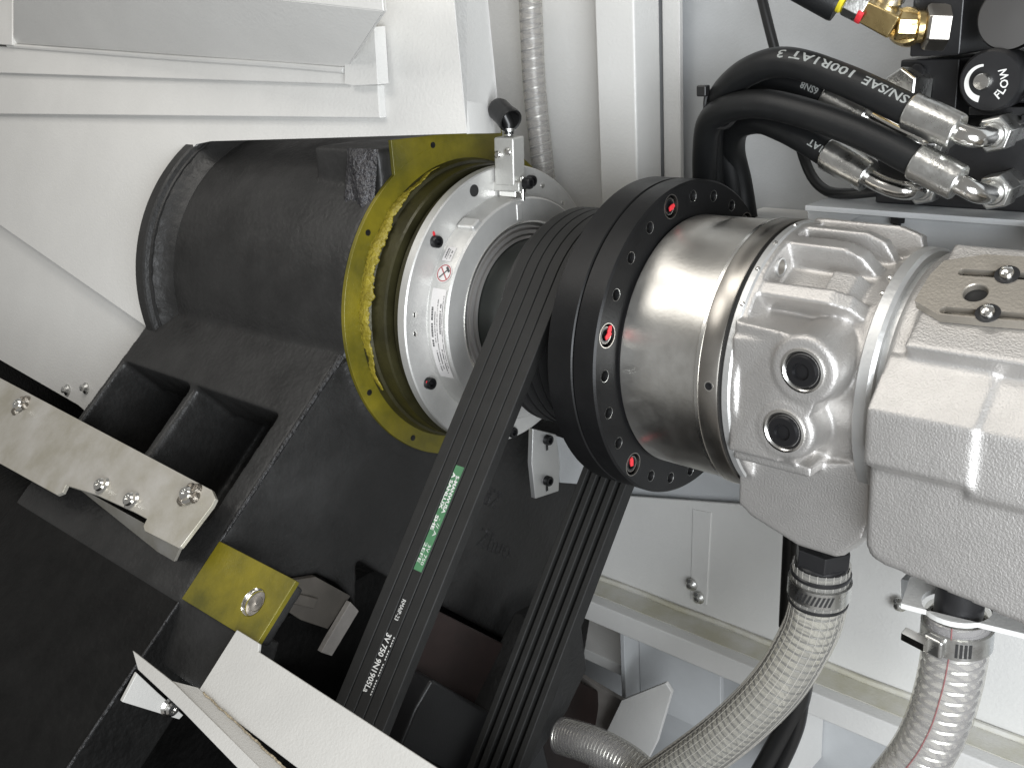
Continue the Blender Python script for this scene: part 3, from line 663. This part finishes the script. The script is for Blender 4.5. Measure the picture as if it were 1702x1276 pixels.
# slotted plates on the cover
def plate(theta, rr, c_x, xs, dz, nm, sl_n):
    nn = norm(A3(0,*pol(0,1,theta)[1:])); tg = np.cross(XA, nn)   # tg: increasing away
    O = nn*rr
    P = lambda x, v, h_=0: A3(x,0,0)+O+tg*v+nn*h_
    return nn, tg, P
nn, tg, P = plate(56, .728, 0, None, None, None, None)
def onpl(px, py, h_=0.0): return onp(px, py, nn, .728+h_)
corners = [onpl(*q) for q in ((1523,512),(1548,470),(1572,446),(1640,436),(1720,441),(1720,549),(1640,543),(1562,535))]
pt = put(MB().prism(corners, nn*.055), 'slotted_plate', 'bronze_plate', cy, bevel=.008)
def slot(pa_, pb_, w0, parent, mat='dark_void'):
    a_, b_ = onpl(*pa_, .056), onpl(*pb_, .056); d_ = norm(b_-a_); s_ = np.cross(nn, d_)
    pts = [a_+s_*w0*math.sin(t)-d_*w0*math.cos(t) for t in np.linspace(math.pi,2*math.pi,8)] if False else None
    L_ = np.linalg.norm(b_-a_); pts = []
    for t in np.linspace(90,270,9): pts.append(a_+d_*w0*math.cos(math.radians(t))+s_*w0*math.sin(math.radians(t)))
    for t in np.linspace(-90,90,9): pts.append(b_+d_*w0*math.cos(math.radians(t))+s_*w0*math.sin(math.radians(t)))
    carve(parent, MB().prism([p_-nn*.035 for p_ in pts], nn*.06)); put(MB().prism([p_-nn*.038 for p_ in pts], nn*.003), 'slot', mat, parent, smooth=30)
slot((1600,452),(1720,460), .022, pt); slot((1570,515),(1720,528), .022, pt)
q = onpl(1621,486,.055)
carve(pt, MB().fr(q, nn).lathe([(0,-.04),(.052,-.04),(.054,-.006),(.062,.004),(.062,.05),(0,.05)], 32))
put(MB().fr(q, nn).lathe([(.052,-.042),(.052,-.037),(0,-.037)], 32), 'hole_bottom', 'dark_void', pt)
for q in ((1674,457),(1642,521)):
    o_ = onpl(*q, .055)
    put(MB().fr(o_, nn).lathe([(.055,0),(.055,.006),(.030,.007),(0,.007)], 24), 'washer', 'black_steel', pt)
    put(MB().fr(o_, nn).lathe([(.034,0),(.036,.012),(.028,.032),(.012,.040),(0,.041)], 20), 'dome_screw', 'chrome', pt)
n2 = norm(A3(0,*pol(0,1,98)[1:]))
put(MB().prism([A3(1.95,0,0)+n2*.735+A3(0,-.12,0), A3(3,0,0)+n2*.735+A3(0,-.12,0), A3(3,0,0)+n2*.735+A3(0,.3,.04), A3(1.8,0,0)+n2*.735+A3(0,.3,.04)], n2*.05), 'rear_plate', 'bronze_plate', cy, bevel=.01)
# hose support bracket below the cover
sb = thing('hose_bracket', 'light grey sheet bracket with a hole round the drain hose', 'bracket', (2.0, -.3, -1.2))
z0 = -1.10
hb_ = MB(); W = [(1.40,.05),(1.62,-.62),(3.0,-.80),(3.0,.3),(1.5,.35)]
ctr = on(1590,1005,2,z0); 
n = 32; out = []; inn = []
q_ = [on(*q,2,z0) for q in ((1498,1003),(1700,1052),(1900,1100),(1950,1000),(1720,940),(1515,950))]
for i in range(n):
    t = 2*math.pi*i/n; dv = A3(math.cos(t), math.sin(t), 0); inn.append(ctr+.175*dv)
    best = 9
    for a_, b_ in zip(q_, q_[1:]+q_[:1]):
        e_ = b_-a_; M_ = np.array([[dv[0], -e_[0]], [dv[1], -e_[1]]]); 
        if abs(np.linalg.det(M_)) < 1e-9: continue
        s_, u_ = np.linalg.solve(M_, (a_-ctr)[:2])
        if s_ > 0 and -1e-6 <= u_ <= 1+1e-6: best = min(best, s_)
    out.append(ctr+best*dv)
dz = A3(0,0,-.03); vs = out+inn+[p+dz for p in out]+[p+dz for p in inn]; fs = []
for i in range(n):
    j = (i+1) % n; fs += [(i,j,n+j,n+i),(2*n+i,3*n+i,3*n+j,2*n+j),(i,2*n+i,2*n+j,j),(n+i,n+j,3*n+j,3*n+i)]
put(MB().add(vs, fs), 'plate', 'white_paint', sb)
put(MB().prism([on(1497,962,1,.02), on(1515,965,1,.02), on(1520,1010,1,.02), on(1498,1005,1,.02)], A3(.0,.35,0)), 'flange', 'grey_paint', sb, bevel=.006)

# ------------------------------------------------------------------ drain hoses
def fib(pts, r, t):
    n = len(pts); b = MB(); T = [norm(np.asarray(pts[min(i+1,n-1)])-np.asarray(pts[max(i-1,0)])) for i in range(n)]; u = norm(np.cross(T[0], A3(.1,.9,.2))); fr_ = []
    for i in range(n):
        u = norm(u-T[i]*(u@T[i])); fr_.append((u, np.cross(T[i], u)))
    for k in range(22):
        a = 2*math.pi*k/22; b.tube([np.asarray(pts[i])+r*(fr_[i][0]*math.cos(a)+fr_[i][1]*math.sin(a)) for i in range(0,n,3)], .0024, 3)
    put(b, 'braid_threads', 'label_paper', t, kind='stuff')
def hose(path, r, label, mat, coil, pitch=.052, stripe=None, name='drain_hose', wire=.0085, wmat='zinc', fibres=False):
    pts = spline(path, 14); t = thing(name, label, 'hose', pts[-1])
    put(MB().tube(pts, r, 32, caps=False), 'outer_wall', mat, t, closed=False)
    put(MB().tube(pts, r*.84, 28, caps=False), 'inner_wall', mat, t, closed=False)
    if fibres: fib(pts, r*.965, t)
    # reinforcing coil
    P_ = np.array(pts); seg = np.linalg.norm(np.diff(P_, axis=0), axis=1); acc = np.concatenate([[0], np.cumsum(seg)]); L_ = acc[-1]
    turns = L_/pitch; m = int(turns*18); hel = []; u = None
    for i in range(m+1):
        s_ = L_*i/m; k_ = min(np.searchsorted(acc, s_, 'right')-1, len(P_)-2); f_ = (s_-acc[k_])/max(seg[k_],1e-9); c_ = P_[k_]*(1-f_)+P_[k_+1]*f_; T_ = norm(P_[k_+1]-P_[k_])
        u = norm(np.cross(T_, A3(.1,.9,.2)) if u is None else u-T_*(u@T_)); b_ = np.cross(T_, u); a_ = 2*math.pi*i/18
        hel.append(c_+r*.90*(u*math.cos(a_)+b_*math.sin(a_)))
    put(MB().tube(hel, wire, 5), 'coil', wmat, t)
    if stripe:
        b = MB(); st = []
        for i in range(len(P_)):
            T_ = norm(P_[min(i+1,len(P_)-1)]-P_[max(i-1,0)]); v_ = norm(CAM_C-P_[i]); v_ = norm(v_-T_*(v_@T_)); w_ = np.cross(T_, v_); st.append(P_[i]+r*1.005*norm(v_+.15*w_))
        put(MB().tube(st, .004, 6), 'stripe', stripe, t)
    return t, pts
def clamp(t, c_, ax_, r, wd, nm='hose_clamp', scr=None, mat='zinc', slots=True, sdir=None):
    e = put(MB().fr(c_, ax_).ring([(r,-wd/2),(r+.012,-wd/2+.004),(r+.012,wd/2-.004),(r,wd/2)], 48), nm, mat, t)
    if slots:
        v_ = norm(CAM_C-c_); v_ = norm(v_-ax_*(v_@ax_)); w_ = np.cross(ax_, v_)
        for i in range(9):
            a_ = math.radians(-14+8*i-10); d_ = v_*math.cos(a_)+w_*math.sin(a_); tt = np.cross(ax_, d_)
            o_ = c_+d_*(r+.0125); bb = MB(); e1 = norm(ax_+.35*tt)
            bb.prism([o_-e1*wd*.30-tt*.007, o_+e1*wd*.30-tt*.007, o_+e1*wd*.30+tt*.007, o_-e1*wd*.30+tt*.007], d_*.002)
            put(bb, 'band_slot', 'dark_void', e)
    return e
A_ = on(1363,960,1,-.25)
h1p = [on(1366,935,1,-.25), on(1358,1010,1,-.25), on(1338,1065,1,-.25), on(1290,1140,1,-.30), on(1210,1218,1,-.35), on(1110,1290,1,-.40), on(1000,1360,1,-.45)]
h1, hp = hose(h1p, .168, 'clear wire braided drain hose hanging from the cast housing', 'clear_pvc', 1, pitch=.058, wire=.0062, wmat='black_steel', fibres=True)
# black hex adapter and clamp on it
ad = thing('hose_adapter', 'black plastic hex hose adapter under the cast housing', 'fitting', on(1366,935,1,-.25))
zc = h1p[0]; dn = norm(h1p[1]-h1p[0])
put(MB().fr(zc-dn*.10, dn).hexa(.165,-.02,.10,.1), 'hex_nut', 'black_steel', ad, bevel=.006)
put(MB().fr(zc-dn*.0, dn).lathe([(.135,-.02),(.150,.0),(.150,.03),(.138,.04),(.138,.08),(.144,.09),(.144,.26),(.12,.27),(.10,.27)], 40), 'barb', 'black_steel', ad)
e = clamp(ad, zc+dn*.155, dn, .172, .11)
put(MB().fr(zc+dn*.06, dn).ring([(.170,-.015),(.176,-.008),(.176,.008),(.170,.015)], 40), 'lip', 'black_steel', ad)
put(MB().fr(zc+dn*.25, dn).ring([(.171,-.012),(.176,-.006),(.176,.006),(.171,.012)], 40), 'lip', 'black_steel', ad)
h2p = [on(1593,1018,1,-.30), on(1588,1075,1,-.30), on(1576,1140,1,-.30), on(1556,1205,1,-.30), on(1525,1262,1,-.30), on(1470,1330,1,-.32)]
h2, _ = hose(h2p, .170, 'grey ribbed drain hose with a thin red stripe below the bracket', 'clear_pvc_grey', 1, pitch=.066, stripe='faded_red', wire=.011)
put(MB().fr(h2p[0]-A3(0,0,0), A3(0,0,1)).lathe([(.12,-.12),(.125,.05),(.12,.25)], 32), 'stub', 'black_steel', h2)
d2 = norm(h2p[1]-h2p[0]); e = clamp(h2, h2p[0]+d2*.12, d2, .172, .125, slots=False)
vd = norm(CAM_C-h2p[0]); vd = norm(vd-d2*(vd@d2)); wv = np.cross(d2, vd); c0 = h2p[0]+d2*.12
def scr_dir(a_): return vd*math.cos(math.radians(a_))+wv*math.sin(math.radians(a_))
sg_ = 1 if (CAM_R[0]@wv) < 0 else -1
dd = scr_dir(sg_*32); tt = np.cross(d2, dd)
put(MB().fr(c0+dd*.185, dd, d2).box((-.055,-.06,-.02),(.055,.06,.035)), 'screw_housing', 'zinc', e, bevel=.02)
put(MB().fr(c0+dd*.22, tt*(1 if (CAM_R[0]@tt) < 0 else -1), d2).hexa(.042,.02,.16,.1), 'clamp_screw', 'chrome', e)
dd3 = scr_dir(-sg_*6); 
for i in range(4):
    dd4 = scr_dir(-sg_*(2+7*i)); o_ = c0+dd4*.184; tt4 = np.cross(d2, dd4)
    put(MB().fr(o_, dd4, d2).box((-.04,-.007,0),(.04,.007,.004)), 'band_slot', 'dark_void', e)
# third clear hose lying on the pan, cables
hose([on(935,1222,1,-.2), on(985,1238,1,-.2), on(1040,1268,1,-.2), on(1090,1310,1,-.2)], .15, 'clear coiled hose end lying under the belts', 'clear_pvc_grey', 1, pitch=.03, wire=.006)
for pth, lb, r in ((((1316,880),(1312,960),(1308,1040)), 'black cable running down behind the hex adapter', .055), (((1335,1120),(1325,1170),(1300,1220),(1255,1300)), 'thick black cable passing behind the clear braided hose', .075), (((1338,1090),(1332,1180),(1316,1235),(1280,1310)), 'thin black cable beside the thick cable', .045)):
    put(MB().tube(spline([on(*q,1,.15) for q in pth], 8), r, 16), 'cable', 'cable_black', label=lb, cat='cable')
# conduit in the bay
hose([on(*q,1,1.1) for q in ((880,-40),(884,60),(888,140),(896,220),(906,310),(915,380))], .092, 'clear spiral conduit hanging in the recessed bay', 'clear_pvc_grey', 1, pitch=.075, name='conduit', wire=.011, wmat='smooth_alu')

# ------------------------------------------------------------------ shelf and valve manifold
MY = .72
sz = on(1500,346,1,MY-.1)[2]
sh = thing('valve_shelf', 'light grey sheet metal shelf carrying the black valve manifold', 'shelf', (1.5, 1.0, sz-.4))
x0 = on(1340,345,1,MY-.2)[0]
put(MB().box((x0, MY-.22, sz-.035), (4.2, 1.59, sz)), 'top_sheet', 'grey_paint', sh, bevel=.006)
put(MB().prism([A3(x0,MY-.19,sz-.036), A3(x0+.02,MY-.19,sz-.16), A3(x0+.10,MY-.17,sz-.17), A3(x0+.34,MY-.17,sz-.05), A3(x0+.34,MY-.17,sz-.036)], A3(0,.02,0)), 'front_lip', 'grey_paint', sh, bevel=.004)
put(MB().box((on(1420,370,1,MY)[0], MY-.15, sz-1.1), (4.2, MY-.12, sz-.036)), 'front_plate', 'grey_paint', sh, bevel=.006)
p = on(1492,352,1,MY-.16); p[2] = sz-.036
put(MB().fr(p, A3(0,0,-1)).hexa(.045,0,.04,.1), 'nut', 'black_bolt', sh)
put(MB().fr(p, A3(0,0,-1)).lathe([(.024,.03),(.024,.11),(0,.112)], 14), 'bolt_end', 'black_bolt', sh)

vm = thing('valve_manifold', 'black steel hydraulic valve manifold block on the shelf', 'manifold', (1.6, 1.0, sz))
def facebox(x0p, y0p, x1p, y1p, Y, dep, nm, mat='black_steel', bev=.012, par=None):
    a_ = on(x0p, y1p, 1, Y); b_ = on(x1p, y0p, 1, Y); c_ = on(x0p, y0p, 1, Y)
    return put(MB().box((a_[0], Y, a_[2]), (b_[0], Y+dep, c_[2])), nm, mat, par or vm, bevel=bev)
base_b = put(MB().box((on(1456,300,1,MY)[0], MY, sz+.001), (3.2, MY+.75, on(1500,208,1,MY)[2])), 'lower_block', 'black_steel', vm, bevel=.012)
facebox(1490,100,1596,207,MY+.08,.6,'side_block')
facebox(1511,-40,1606,95,MY+.02,.6,'top_block')
facebox(1632,-40,1790,72,MY-.02,.7,'cap_block')
facebox(1612,92,1790,172,MY+.04,.6,'valve_body')
facebox(1609,178,1790,192,MY-.01,.6,'label_strip', bev=.006)
put(MB().box((on(1700,195,1,MY)[0], MY-.03, on(1700,205,1,MY)[2]), (3.2, MY+.3, on(1700,190,1,MY)[2])), 'step', 'black_steel', vm, bevel=.006)
q = on(1682,30,1,MY-.03); put(MB().fr(q, NY).lathe([(.165,-.02),(.165,.03),(.155,.045),(.02,.048),(0,.048)], 48), 'round_cap', 'cap_steel', vm)
# flow knob
q = on(1640,135,1,MY-.12)
kn = put(MB().fr(q+A3(.02,.1,0), NY).lathe([(.16,-.1),(.165,.02),(.165,.09),(.150,.115),(0,.115)], 48), 'flow_knob', 'black_steel', vm)
kc = q+A3(.02,.1-.1155,0)-A3(.03,0,0)
put(MB().fr(kc+A3(0,-.0,0), NY).lathe([(.046,0),(.046,.03),(.038,.046),(0,.05)], 24), 'centre_screw', 'chrome', kn)
def knob(r_, t_): t_ = math.radians(t_); return kc+A3(r_*math.cos(t_), -.002, r_*math.sin(t_))
arc = MB(); N_ = 24
lo_ = [knob(.076-.012*(i/N_)*0, 95+165*i/N_) for i in range(N_+1)]; hi_ = [knob(.088+.022*(i/N_), 95+165*i/N_) for i in range(N_+1)]
put(arc.add(lo_+hi_, [(i,i+1,N_+2+i,N_+1+i) for i in range(N_)]), 'dial_arc', 'white_ink', kn, smooth=None, closed=False)
def flowmap(u, v):
    t_ = -42+u/.09*57.3; return knob(.068+(.058-v), t_)
lettering('FLOW', .058, lambda u, v: knob(.125-v, -48+u/.10*57.3), 'lettering', 'white_ink', kn, width=.15, bold=.001)
put(MB().fr(q+A3(.27,.12,-.0), NY).lathe([(.13,-.05),(.135,.06),(.12,.08),(0,.08)], 8), 'lock_nut', 'black_steel', vm, bevel=.008)
q = on(1527,118,1,MY+.06); put(MB().fr(q, NY).lathe([(.04,0),(.04,.03),(.02,.035),(0,.03)], 16), 'plug_screw', 'black_bolt', vm)
q = on(1520,148,1,MY+.08); put(MB().fr(q, norm(A3(-.3,-1,.1))).hexa(.12,-.02,.14,.1), 'hex_plug', 'zinc', vm, bevel=.006)

# ------------------------------------------------------------------ hydraulic hoses with crimped ends
def hyd(path, Yp, fer, nut, label, txt=None, rh=.086, nose=.55):
    """path/fer/nut in view pixels with their own depth; the swaged end bends into the manifold"""
    P_ = [on(x, y, 1, yy) for x, y, yy in path]; t = thing('hydraulic_hose', label, 'hose', on(*nut[:2],1,nut[2]), 'crimped hydraulic hoses')
    pts = spline(P_, 12); hz = put(MB().tube(pts, rh, 28), 'hose', 'hose_rubber', t)
    f0, f1 = on(*fer[0]), on(*fer[1]); ax = norm(f1-f0); L_ = np.linalg.norm(f1-f0)
    b = MB(); prof = []
    rf = rh*1.17
    loops = []
    for s_, rr in ((0,rf*.95),(.03*L_,rf*1.0),(.6*L_,rf*.99),(.97*L_,rf*.95),(L_,rf*.90)):
        ring_ = []
        for i in range(32):
            a_ = 2*math.pi*i/32; k_ = 1-.028*(i % 4 == 0); ring_.append((rr*k_*math.cos(a_), rr*k_*math.sin(a_), s_))
        loops.append(ring_)
    put(MB().fr(f0, ax).loft(loops), 'ferrule', 'zinc', t, smooth=25)
    Yf = nut[2]; nf = on(nut[0], nut[1], 1, Yf); n0 = A3(nf[0], MY, nf[2])
    ap = nf+A3(0,-.17,0); bend = [f1-ax*.03, f1+ax*.02]
    st = f1+ax*.02; kn_ = f1+ax*max(.08, .55*np.linalg.norm(ap-f1))
    for s_ in np.linspace(.12,1,14):
        bend.append((1-s_)**3*st+3*s_*(1-s_)**2*kn_+3*s_*s_*(1-s_)*ap+s_**3*(nf+A3(0,.02,0)))
    put(MB().tube(bend, rh*.64, 20), 'elbow_pipe', 'chrome', t)
    put(MB().fr(nf, NY).ring([(rh*.60,-.03),(rh*.78,-.03),(rh*.78,.008),(rh*.70,.016),(rh*.60,.016)], 28), 'pipe_collar', 'zinc', t)
    put(MB().fr(nf, NY, A3(.3,0,1)).hexa(rh*1.16,-.15,.0,.14), 'swivel_nut', 'zinc', t, bevel=.004)
    put(MB().fr(n0, NY, A3(.1,0,1)).hexa(rh*1.05,-.01,max(.05,MY-Yf-.16),.1), 'adapter_nut', 'zinc', t, bevel=.004)
    if txt:
        Pn = np.array(pts); seg = np.linalg.norm(np.diff(Pn, axis=0), axis=1); acc = np.concatenate([[0], np.cumsum(seg)])
        for s_a, s_b, word, ang, sz_ in txt:
            La, Lb = acc[-1]*s_a, acc[-1]*s_b
            def fn(u_, v_, La=La, Lb=Lb, ang=ang):
                s_ = La-u_; k_ = int(min(max(np.searchsorted(acc, s_, 'right')-1, 0), len(Pn)-2)); f_ = (s_-acc[k_])/seg[k_]
                c_ = Pn[k_]*(1-f_)+Pn[k_+1]*f_; T_ = norm(Pn[k_+1]-Pn[k_]); v0 = norm(CAM_C-c_); v0 = norm(v0-T_*(v0@T_)); w0 = np.cross(T_, v0)
                if w0[2] < 0: w0 = -w0
                a_ = math.radians(ang)-v_/rh
                return c_+rh*1.012*(v0*math.cos(a_)+w0*math.sin(a_))
            lettering(word, sz_, fn, 'hose_print', 'white_ink' if sz_ > .08 else 'dull_ink', hz, width=La-Lb, bold=.0012)
    return t
ya, yb, yc, yd = .28, .24, .46, .46
hyd([(1192,380,1.05),(1184,310,1.02),(1182,245,.95),(1188,190,.75),(1207,150,.55),(1250,116,.40),(1310,104,.33),(1400,132,.30),(1520,188,ya)], ya, ((1512,184,1,ya),(1592,220,1,ya)), (1650,224,.46), 'upper black hydraulic hose with white lettering',
    txt=[(.985,.885,'SN/SAE',46,.072),(.86,.69,'100R1AT 3',48,.072)])
hyd([(1178,380,.98),(1172,310,.92),(1172,250,.8),(1180,203,.62),(1212,180,.47),(1270,173,.36),(1350,192,.30),(1440,226,.27),(1530,272,yb)], yb, ((1522,268,1,yb),(1594,305,1,yb)), (1650,320,.44), 'lower plain black hydraulic hose ending at the front corner of the manifold')
hyd([(1226,380,1.2),(1216,300,1.15),(1206,240,1.08),(1208,180,.95),(1235,140,.75),(1275,128,.62),(1320,136,.56),(1380,162,.52)], yc, ((1376,160,1,.52),(1444,198,1,.50)), (1543,238,.60), 'upper black hydraulic hose at the back with a dull crimped end', txt=[(.98,.92,'6SN8',12,.055)])
hyd([(1242,380,1.22),(1230,305,1.2),(1218,250,1.1),(1226,212,.9),(1262,200,.72),(1300,212,.62),(1335,230,.56),(1382,258,.52)], yd, ((1376,254,1,.52),(1444,294,1,.50)), (1530,314,.60), 'lower black hydraulic hose at the back with a dull crimped end', txt=[(.985,.93,'1AT',12,.055)])
# cable tie round the bundle
ct = [on(x,y,1,.55) for x,y in ((1176,150),(1172,175),(1178,206),(1205,212),(1222,198))]
tie = put(MB().tube(spline(ct,6), .014, 8), 'cable_tie', 'cable_black', label='black cable tie round the hydraulic hose bundle', cat='cable tie')
put(MB().fr(on(1170,151,1,.52), NY).box((-.035,-.03,-.03),(.035,.04,.03)), 'tie_head', 'cable_black', tie, bevel=.01)
put(MB().tube(spline([on(*q) for q in ((1262,-20,1,1.1),(1278,45,1,1.1),(1300,130,1,1.1),(1322,215,1,1.05),(1345,285,1,.95),(1372,316,1,.85),(1410,322,1,.75),(1460,318,1,.72))], 8), .034, 12), 'cable', 'cable_black', label='thin black cable dropping behind the hydraulic hoses', cat='cable')
# brass elbow with a capped branch
bf = thing('brass_elbow', 'brass elbow fitting screwed into the top of the manifold', 'fitting', on(1500,50,1,MY))
q0 = on(1568,46,1,MY+.02); q1 = on(1496,44,1,.62); d_ = norm(q1-q0); Lx = np.linalg.norm(q1-q0)
put(MB().fr(q0, d_).hexa(.125,-.02,.10,.12), 'steel_nut', 'ring_steel', bf, bevel=.005)
put(MB().fr(q0+d_*.09, d_).lathe([(.07,0),(.085,.02),(.085,.05),(.07,.06),(.07,.09)], 28), 'collar', 'brass', bf)
put(MB().fr(q0+d_*.15, d_).hexa(.078,0,Lx*.45,.1), 'hex_neck', 'brass', bf, bevel=.005)
put(MB().fr(q1+A3(0,.10,-.01), norm(A3(.25,-1,.15))).lathe([(.10,-.08),(.105,.05),(.095,.09),(.055,.10),(.05,.09),(0,.09)], 36), 'elbow_body', 'brass', bf)
q2 = on(1425,8,1,.55); d3 = norm(q2-q1)
put(MB().fr(q1, d3, A3(.2,1,0)).loft([[(sx_*w_,sy_*w_,z_) for sx_,sy_ in ((-1,-.9),(1,-.9),(1,.9),(-1,.9))] for z_, w_ in ((.02,.075),(.2,.07),(.22,.06))]), 'square_arm', 'brass', bf, bevel=.012)
put(MB().fr(q1+d3*.21, d3).hexa(.088,0,.12,.1), 'swivel_nut', 'zinc', bf, bevel=.006)
put(MB().fr(q1+d3*.20, d3).lathe([(.086,0),(.090,.008),(.090,.03),(.086,.035)], 24, 200, 260), 'paint_mark', 'red_mark', bf, closed=False)
put(MB().fr(q1+d3*.33, d3).lathe([(.075,0),(.085,.01),(.085,.05),(.07,.06),(.07,.3)], 24), 'yellow_collar', 'yellow_plastic', bf)
put(MB().fr(q1+d3*.38+A3(0,0,-.05), d3).lathe([(.095,0),(.10,.02),(.09,.4)], 24), 'hose_end', 'hose_rubber', bf)
q5 = on(1478,6,1,.66); put(MB().fr(q5, norm(A3(.3,-.3,.9))).lathe([(.06,-.12),(.075,-.08),(.075,-.02),(.062,0),(.08,.02),(.08,.2)], 24), 'branch_stub', 'zinc', bf)

# ------------------------------------------------------------------ bare steel bracket over the pocket
sbk = thing('steel_bracket', 'bare steel bracket strip with screws and weld blobs over the casting pocket', 'bracket', sl(-3.8, 1.4, 0))
HB = .2
ol = [ons(*q, HB) for q in ((-70,590),(0,628),(352,814),(358,828),(352,840),(300,908),(296,910),(240,882),(238,874),(244,862),(222,850),(160,822),(110,806),(104,818),(94,822),(0,770),(-70,733))]
put(MB().prism(ol, -SN*.03), 'strip', 'bare_plate', sbk, bevel=.004)
put(MB().prism([ons(*q, HB-h_) for q, h_ in (((120,803),.04),(((302,904)),.04),((288,936),.22),((281,932),.22),((165,838),.16))], -SN*.02), 'bent_flange', 'bare_plate', sbk, bevel=.003)
sc2 = mesh_only(MB().lathe([(.062,0),(.066,.008),(.050,.02),(.048,.04),(.036,.052),(.020,.052),(.018,.040),(0,.040)], 24), 'screw', 'chrome')
for q in ((171,808),(220,832)): place(sc2, 'screw', sbk, ons(*q,HB), SN)
random.seed(3)
for q in ((36,675),(316,824)):
    c_ = ons(*q,HB); place(sc2, 'screw', sbk, c_+SN*.01, SN)
    for k_ in range(5):
        a_ = 2.0+k_*1.05+random.uniform(-.2,.2); rr = random.uniform(.03,.045); o_ = c_+A3(.062*math.cos(a_),0,0)+SU*.062*math.sin(a_)
        put(MB().fr(o_, SN).lathe([(rr,-.005),(rr*.95,.012),(rr*.7,.03),(rr*.3,.037),(0,.038)], 14), 'weld_blob', 'weld', sbk)

# ------------------------------------------------------------------ white channel in front of the belts
ch = thing('sheet_channel', 'white painted sheet channel with brown sealant below the oily pad', 'channel', sl(-1.0, 2.3, 0))
x_l = -1.40
put(MB().prism([sl(x_l,1.86,.04), sl(-1.17,1.86,.04), sl(-1.14,1.90,.04), sl(4.0,1.97,.04), sl(4.0,2.36,.04), sl(x_l,2.26,.04)], -SN*.025), 'inner_face', 'channel_paint', ch, bevel=.006)
f_ = lambda x: sl(x, 2.26+.025*(x-x_l), .04)
ww = norm(A3(0,-.92,.40))
fold = [(329,1142),(474,1276),(600,1392)]; edge = [(290,1135),(433,1276),(548,1392)]; outer = [(395,1276),(300,1178),(229,1112),(220,1080)]
put(MB().prism([ons(286,1131,.10)]+[ons(*q,.045) for q in fold]+[ons(*q,.12) for q in edge[::-1]], -SN*.022), 'bottom_face', 'channel_paint', ch, bevel=.004)
put(MB().prism([ons(*q,.125) for q in [(220,1080)]+edge+[(510,1392)]+outer[:3]], -SN*.022), 'lip', 'channel_paint', ch, bevel=.004)
put(MB().tube(spline([ons(329+(474-329)*t_+random.uniform(-1.5,1.5), 1142+(1276-1142)*t_, .056) for t_ in np.arange(.06,1.6,.04)],3), [.004+.003*random.random() for _ in range(len(np.arange(.06,1.6,.04))*3-2)], 7), 'sealant_bead', 'sealant', ch)
tb = [on(*q,0,-2.0) for q in ((203,1166),(228,1118),(262,1150),(305,1188),(298,1195))]
put(MB().prism(tb, A3(-.03,0,0)), 'screw_tab', 'channel_paint', ch, bevel=.005)
place(sc2, 'screw', ch, on(282,1174,0,-2.0), XA)

# ------------------------------------------------------------------ things in the dark below the headstock
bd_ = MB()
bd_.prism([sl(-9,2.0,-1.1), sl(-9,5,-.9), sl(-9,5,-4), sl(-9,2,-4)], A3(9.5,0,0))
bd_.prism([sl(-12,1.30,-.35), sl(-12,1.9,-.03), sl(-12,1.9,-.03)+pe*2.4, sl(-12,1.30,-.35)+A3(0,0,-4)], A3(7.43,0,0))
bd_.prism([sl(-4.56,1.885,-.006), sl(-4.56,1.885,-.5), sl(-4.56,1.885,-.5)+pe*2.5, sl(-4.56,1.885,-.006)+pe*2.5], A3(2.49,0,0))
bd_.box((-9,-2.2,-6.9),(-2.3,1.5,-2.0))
bd_.box((-14,-1.15,-6.9),(-4.6,-.9,-.85))  # black sheet added behind the wall gap, stands in for its shade
bed = put(bd_, 'machine_bed', 'bed_black_shaded', bevel=.02, label='black cast iron machine bed in shadow below the headstock', cat='bed')
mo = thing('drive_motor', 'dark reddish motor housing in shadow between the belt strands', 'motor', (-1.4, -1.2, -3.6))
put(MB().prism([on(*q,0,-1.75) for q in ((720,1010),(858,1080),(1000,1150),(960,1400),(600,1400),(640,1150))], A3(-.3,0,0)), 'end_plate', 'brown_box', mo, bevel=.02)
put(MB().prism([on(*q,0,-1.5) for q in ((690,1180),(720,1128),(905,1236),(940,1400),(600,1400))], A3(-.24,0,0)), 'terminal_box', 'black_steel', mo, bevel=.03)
pil = put(MB().prism([on(*q,0,-1.3) for q in ((930,1050),(966,1030),(976,1112),(944,1180),(872,1290),(800,1400),(760,1400))], A3(-.5,0,0)), 'bed_support', 'cast_black', bevel=.02, label='black cast support behind the rear belt strand', cat='casting')
bt = thing('cable_tray', 'beige sheet metal tray corner seen beyond the oily pad', 'tray', on(540,1040,0,-2.6))
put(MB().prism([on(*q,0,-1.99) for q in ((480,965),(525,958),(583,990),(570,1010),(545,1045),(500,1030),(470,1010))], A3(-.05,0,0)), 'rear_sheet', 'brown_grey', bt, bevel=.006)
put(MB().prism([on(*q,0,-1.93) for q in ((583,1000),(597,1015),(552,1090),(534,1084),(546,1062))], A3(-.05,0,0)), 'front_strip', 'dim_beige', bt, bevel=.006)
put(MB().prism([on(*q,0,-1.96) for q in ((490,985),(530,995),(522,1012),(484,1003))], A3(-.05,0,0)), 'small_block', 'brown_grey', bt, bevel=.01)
mp_ = thing('motor_pulley', 'black lower drive pulley of the belts', 'pulley', BD*LB+A3(-.7,0,-.7))
put(MB().fr(BD*LB, XA, NY).lathe([(.3,-1.0),(.72,-1.0),(.70,-.95),(.70,-.5),(.72,-.45),(.3,-.45)], 48), 'wheel', 'pulley_black', mp_)
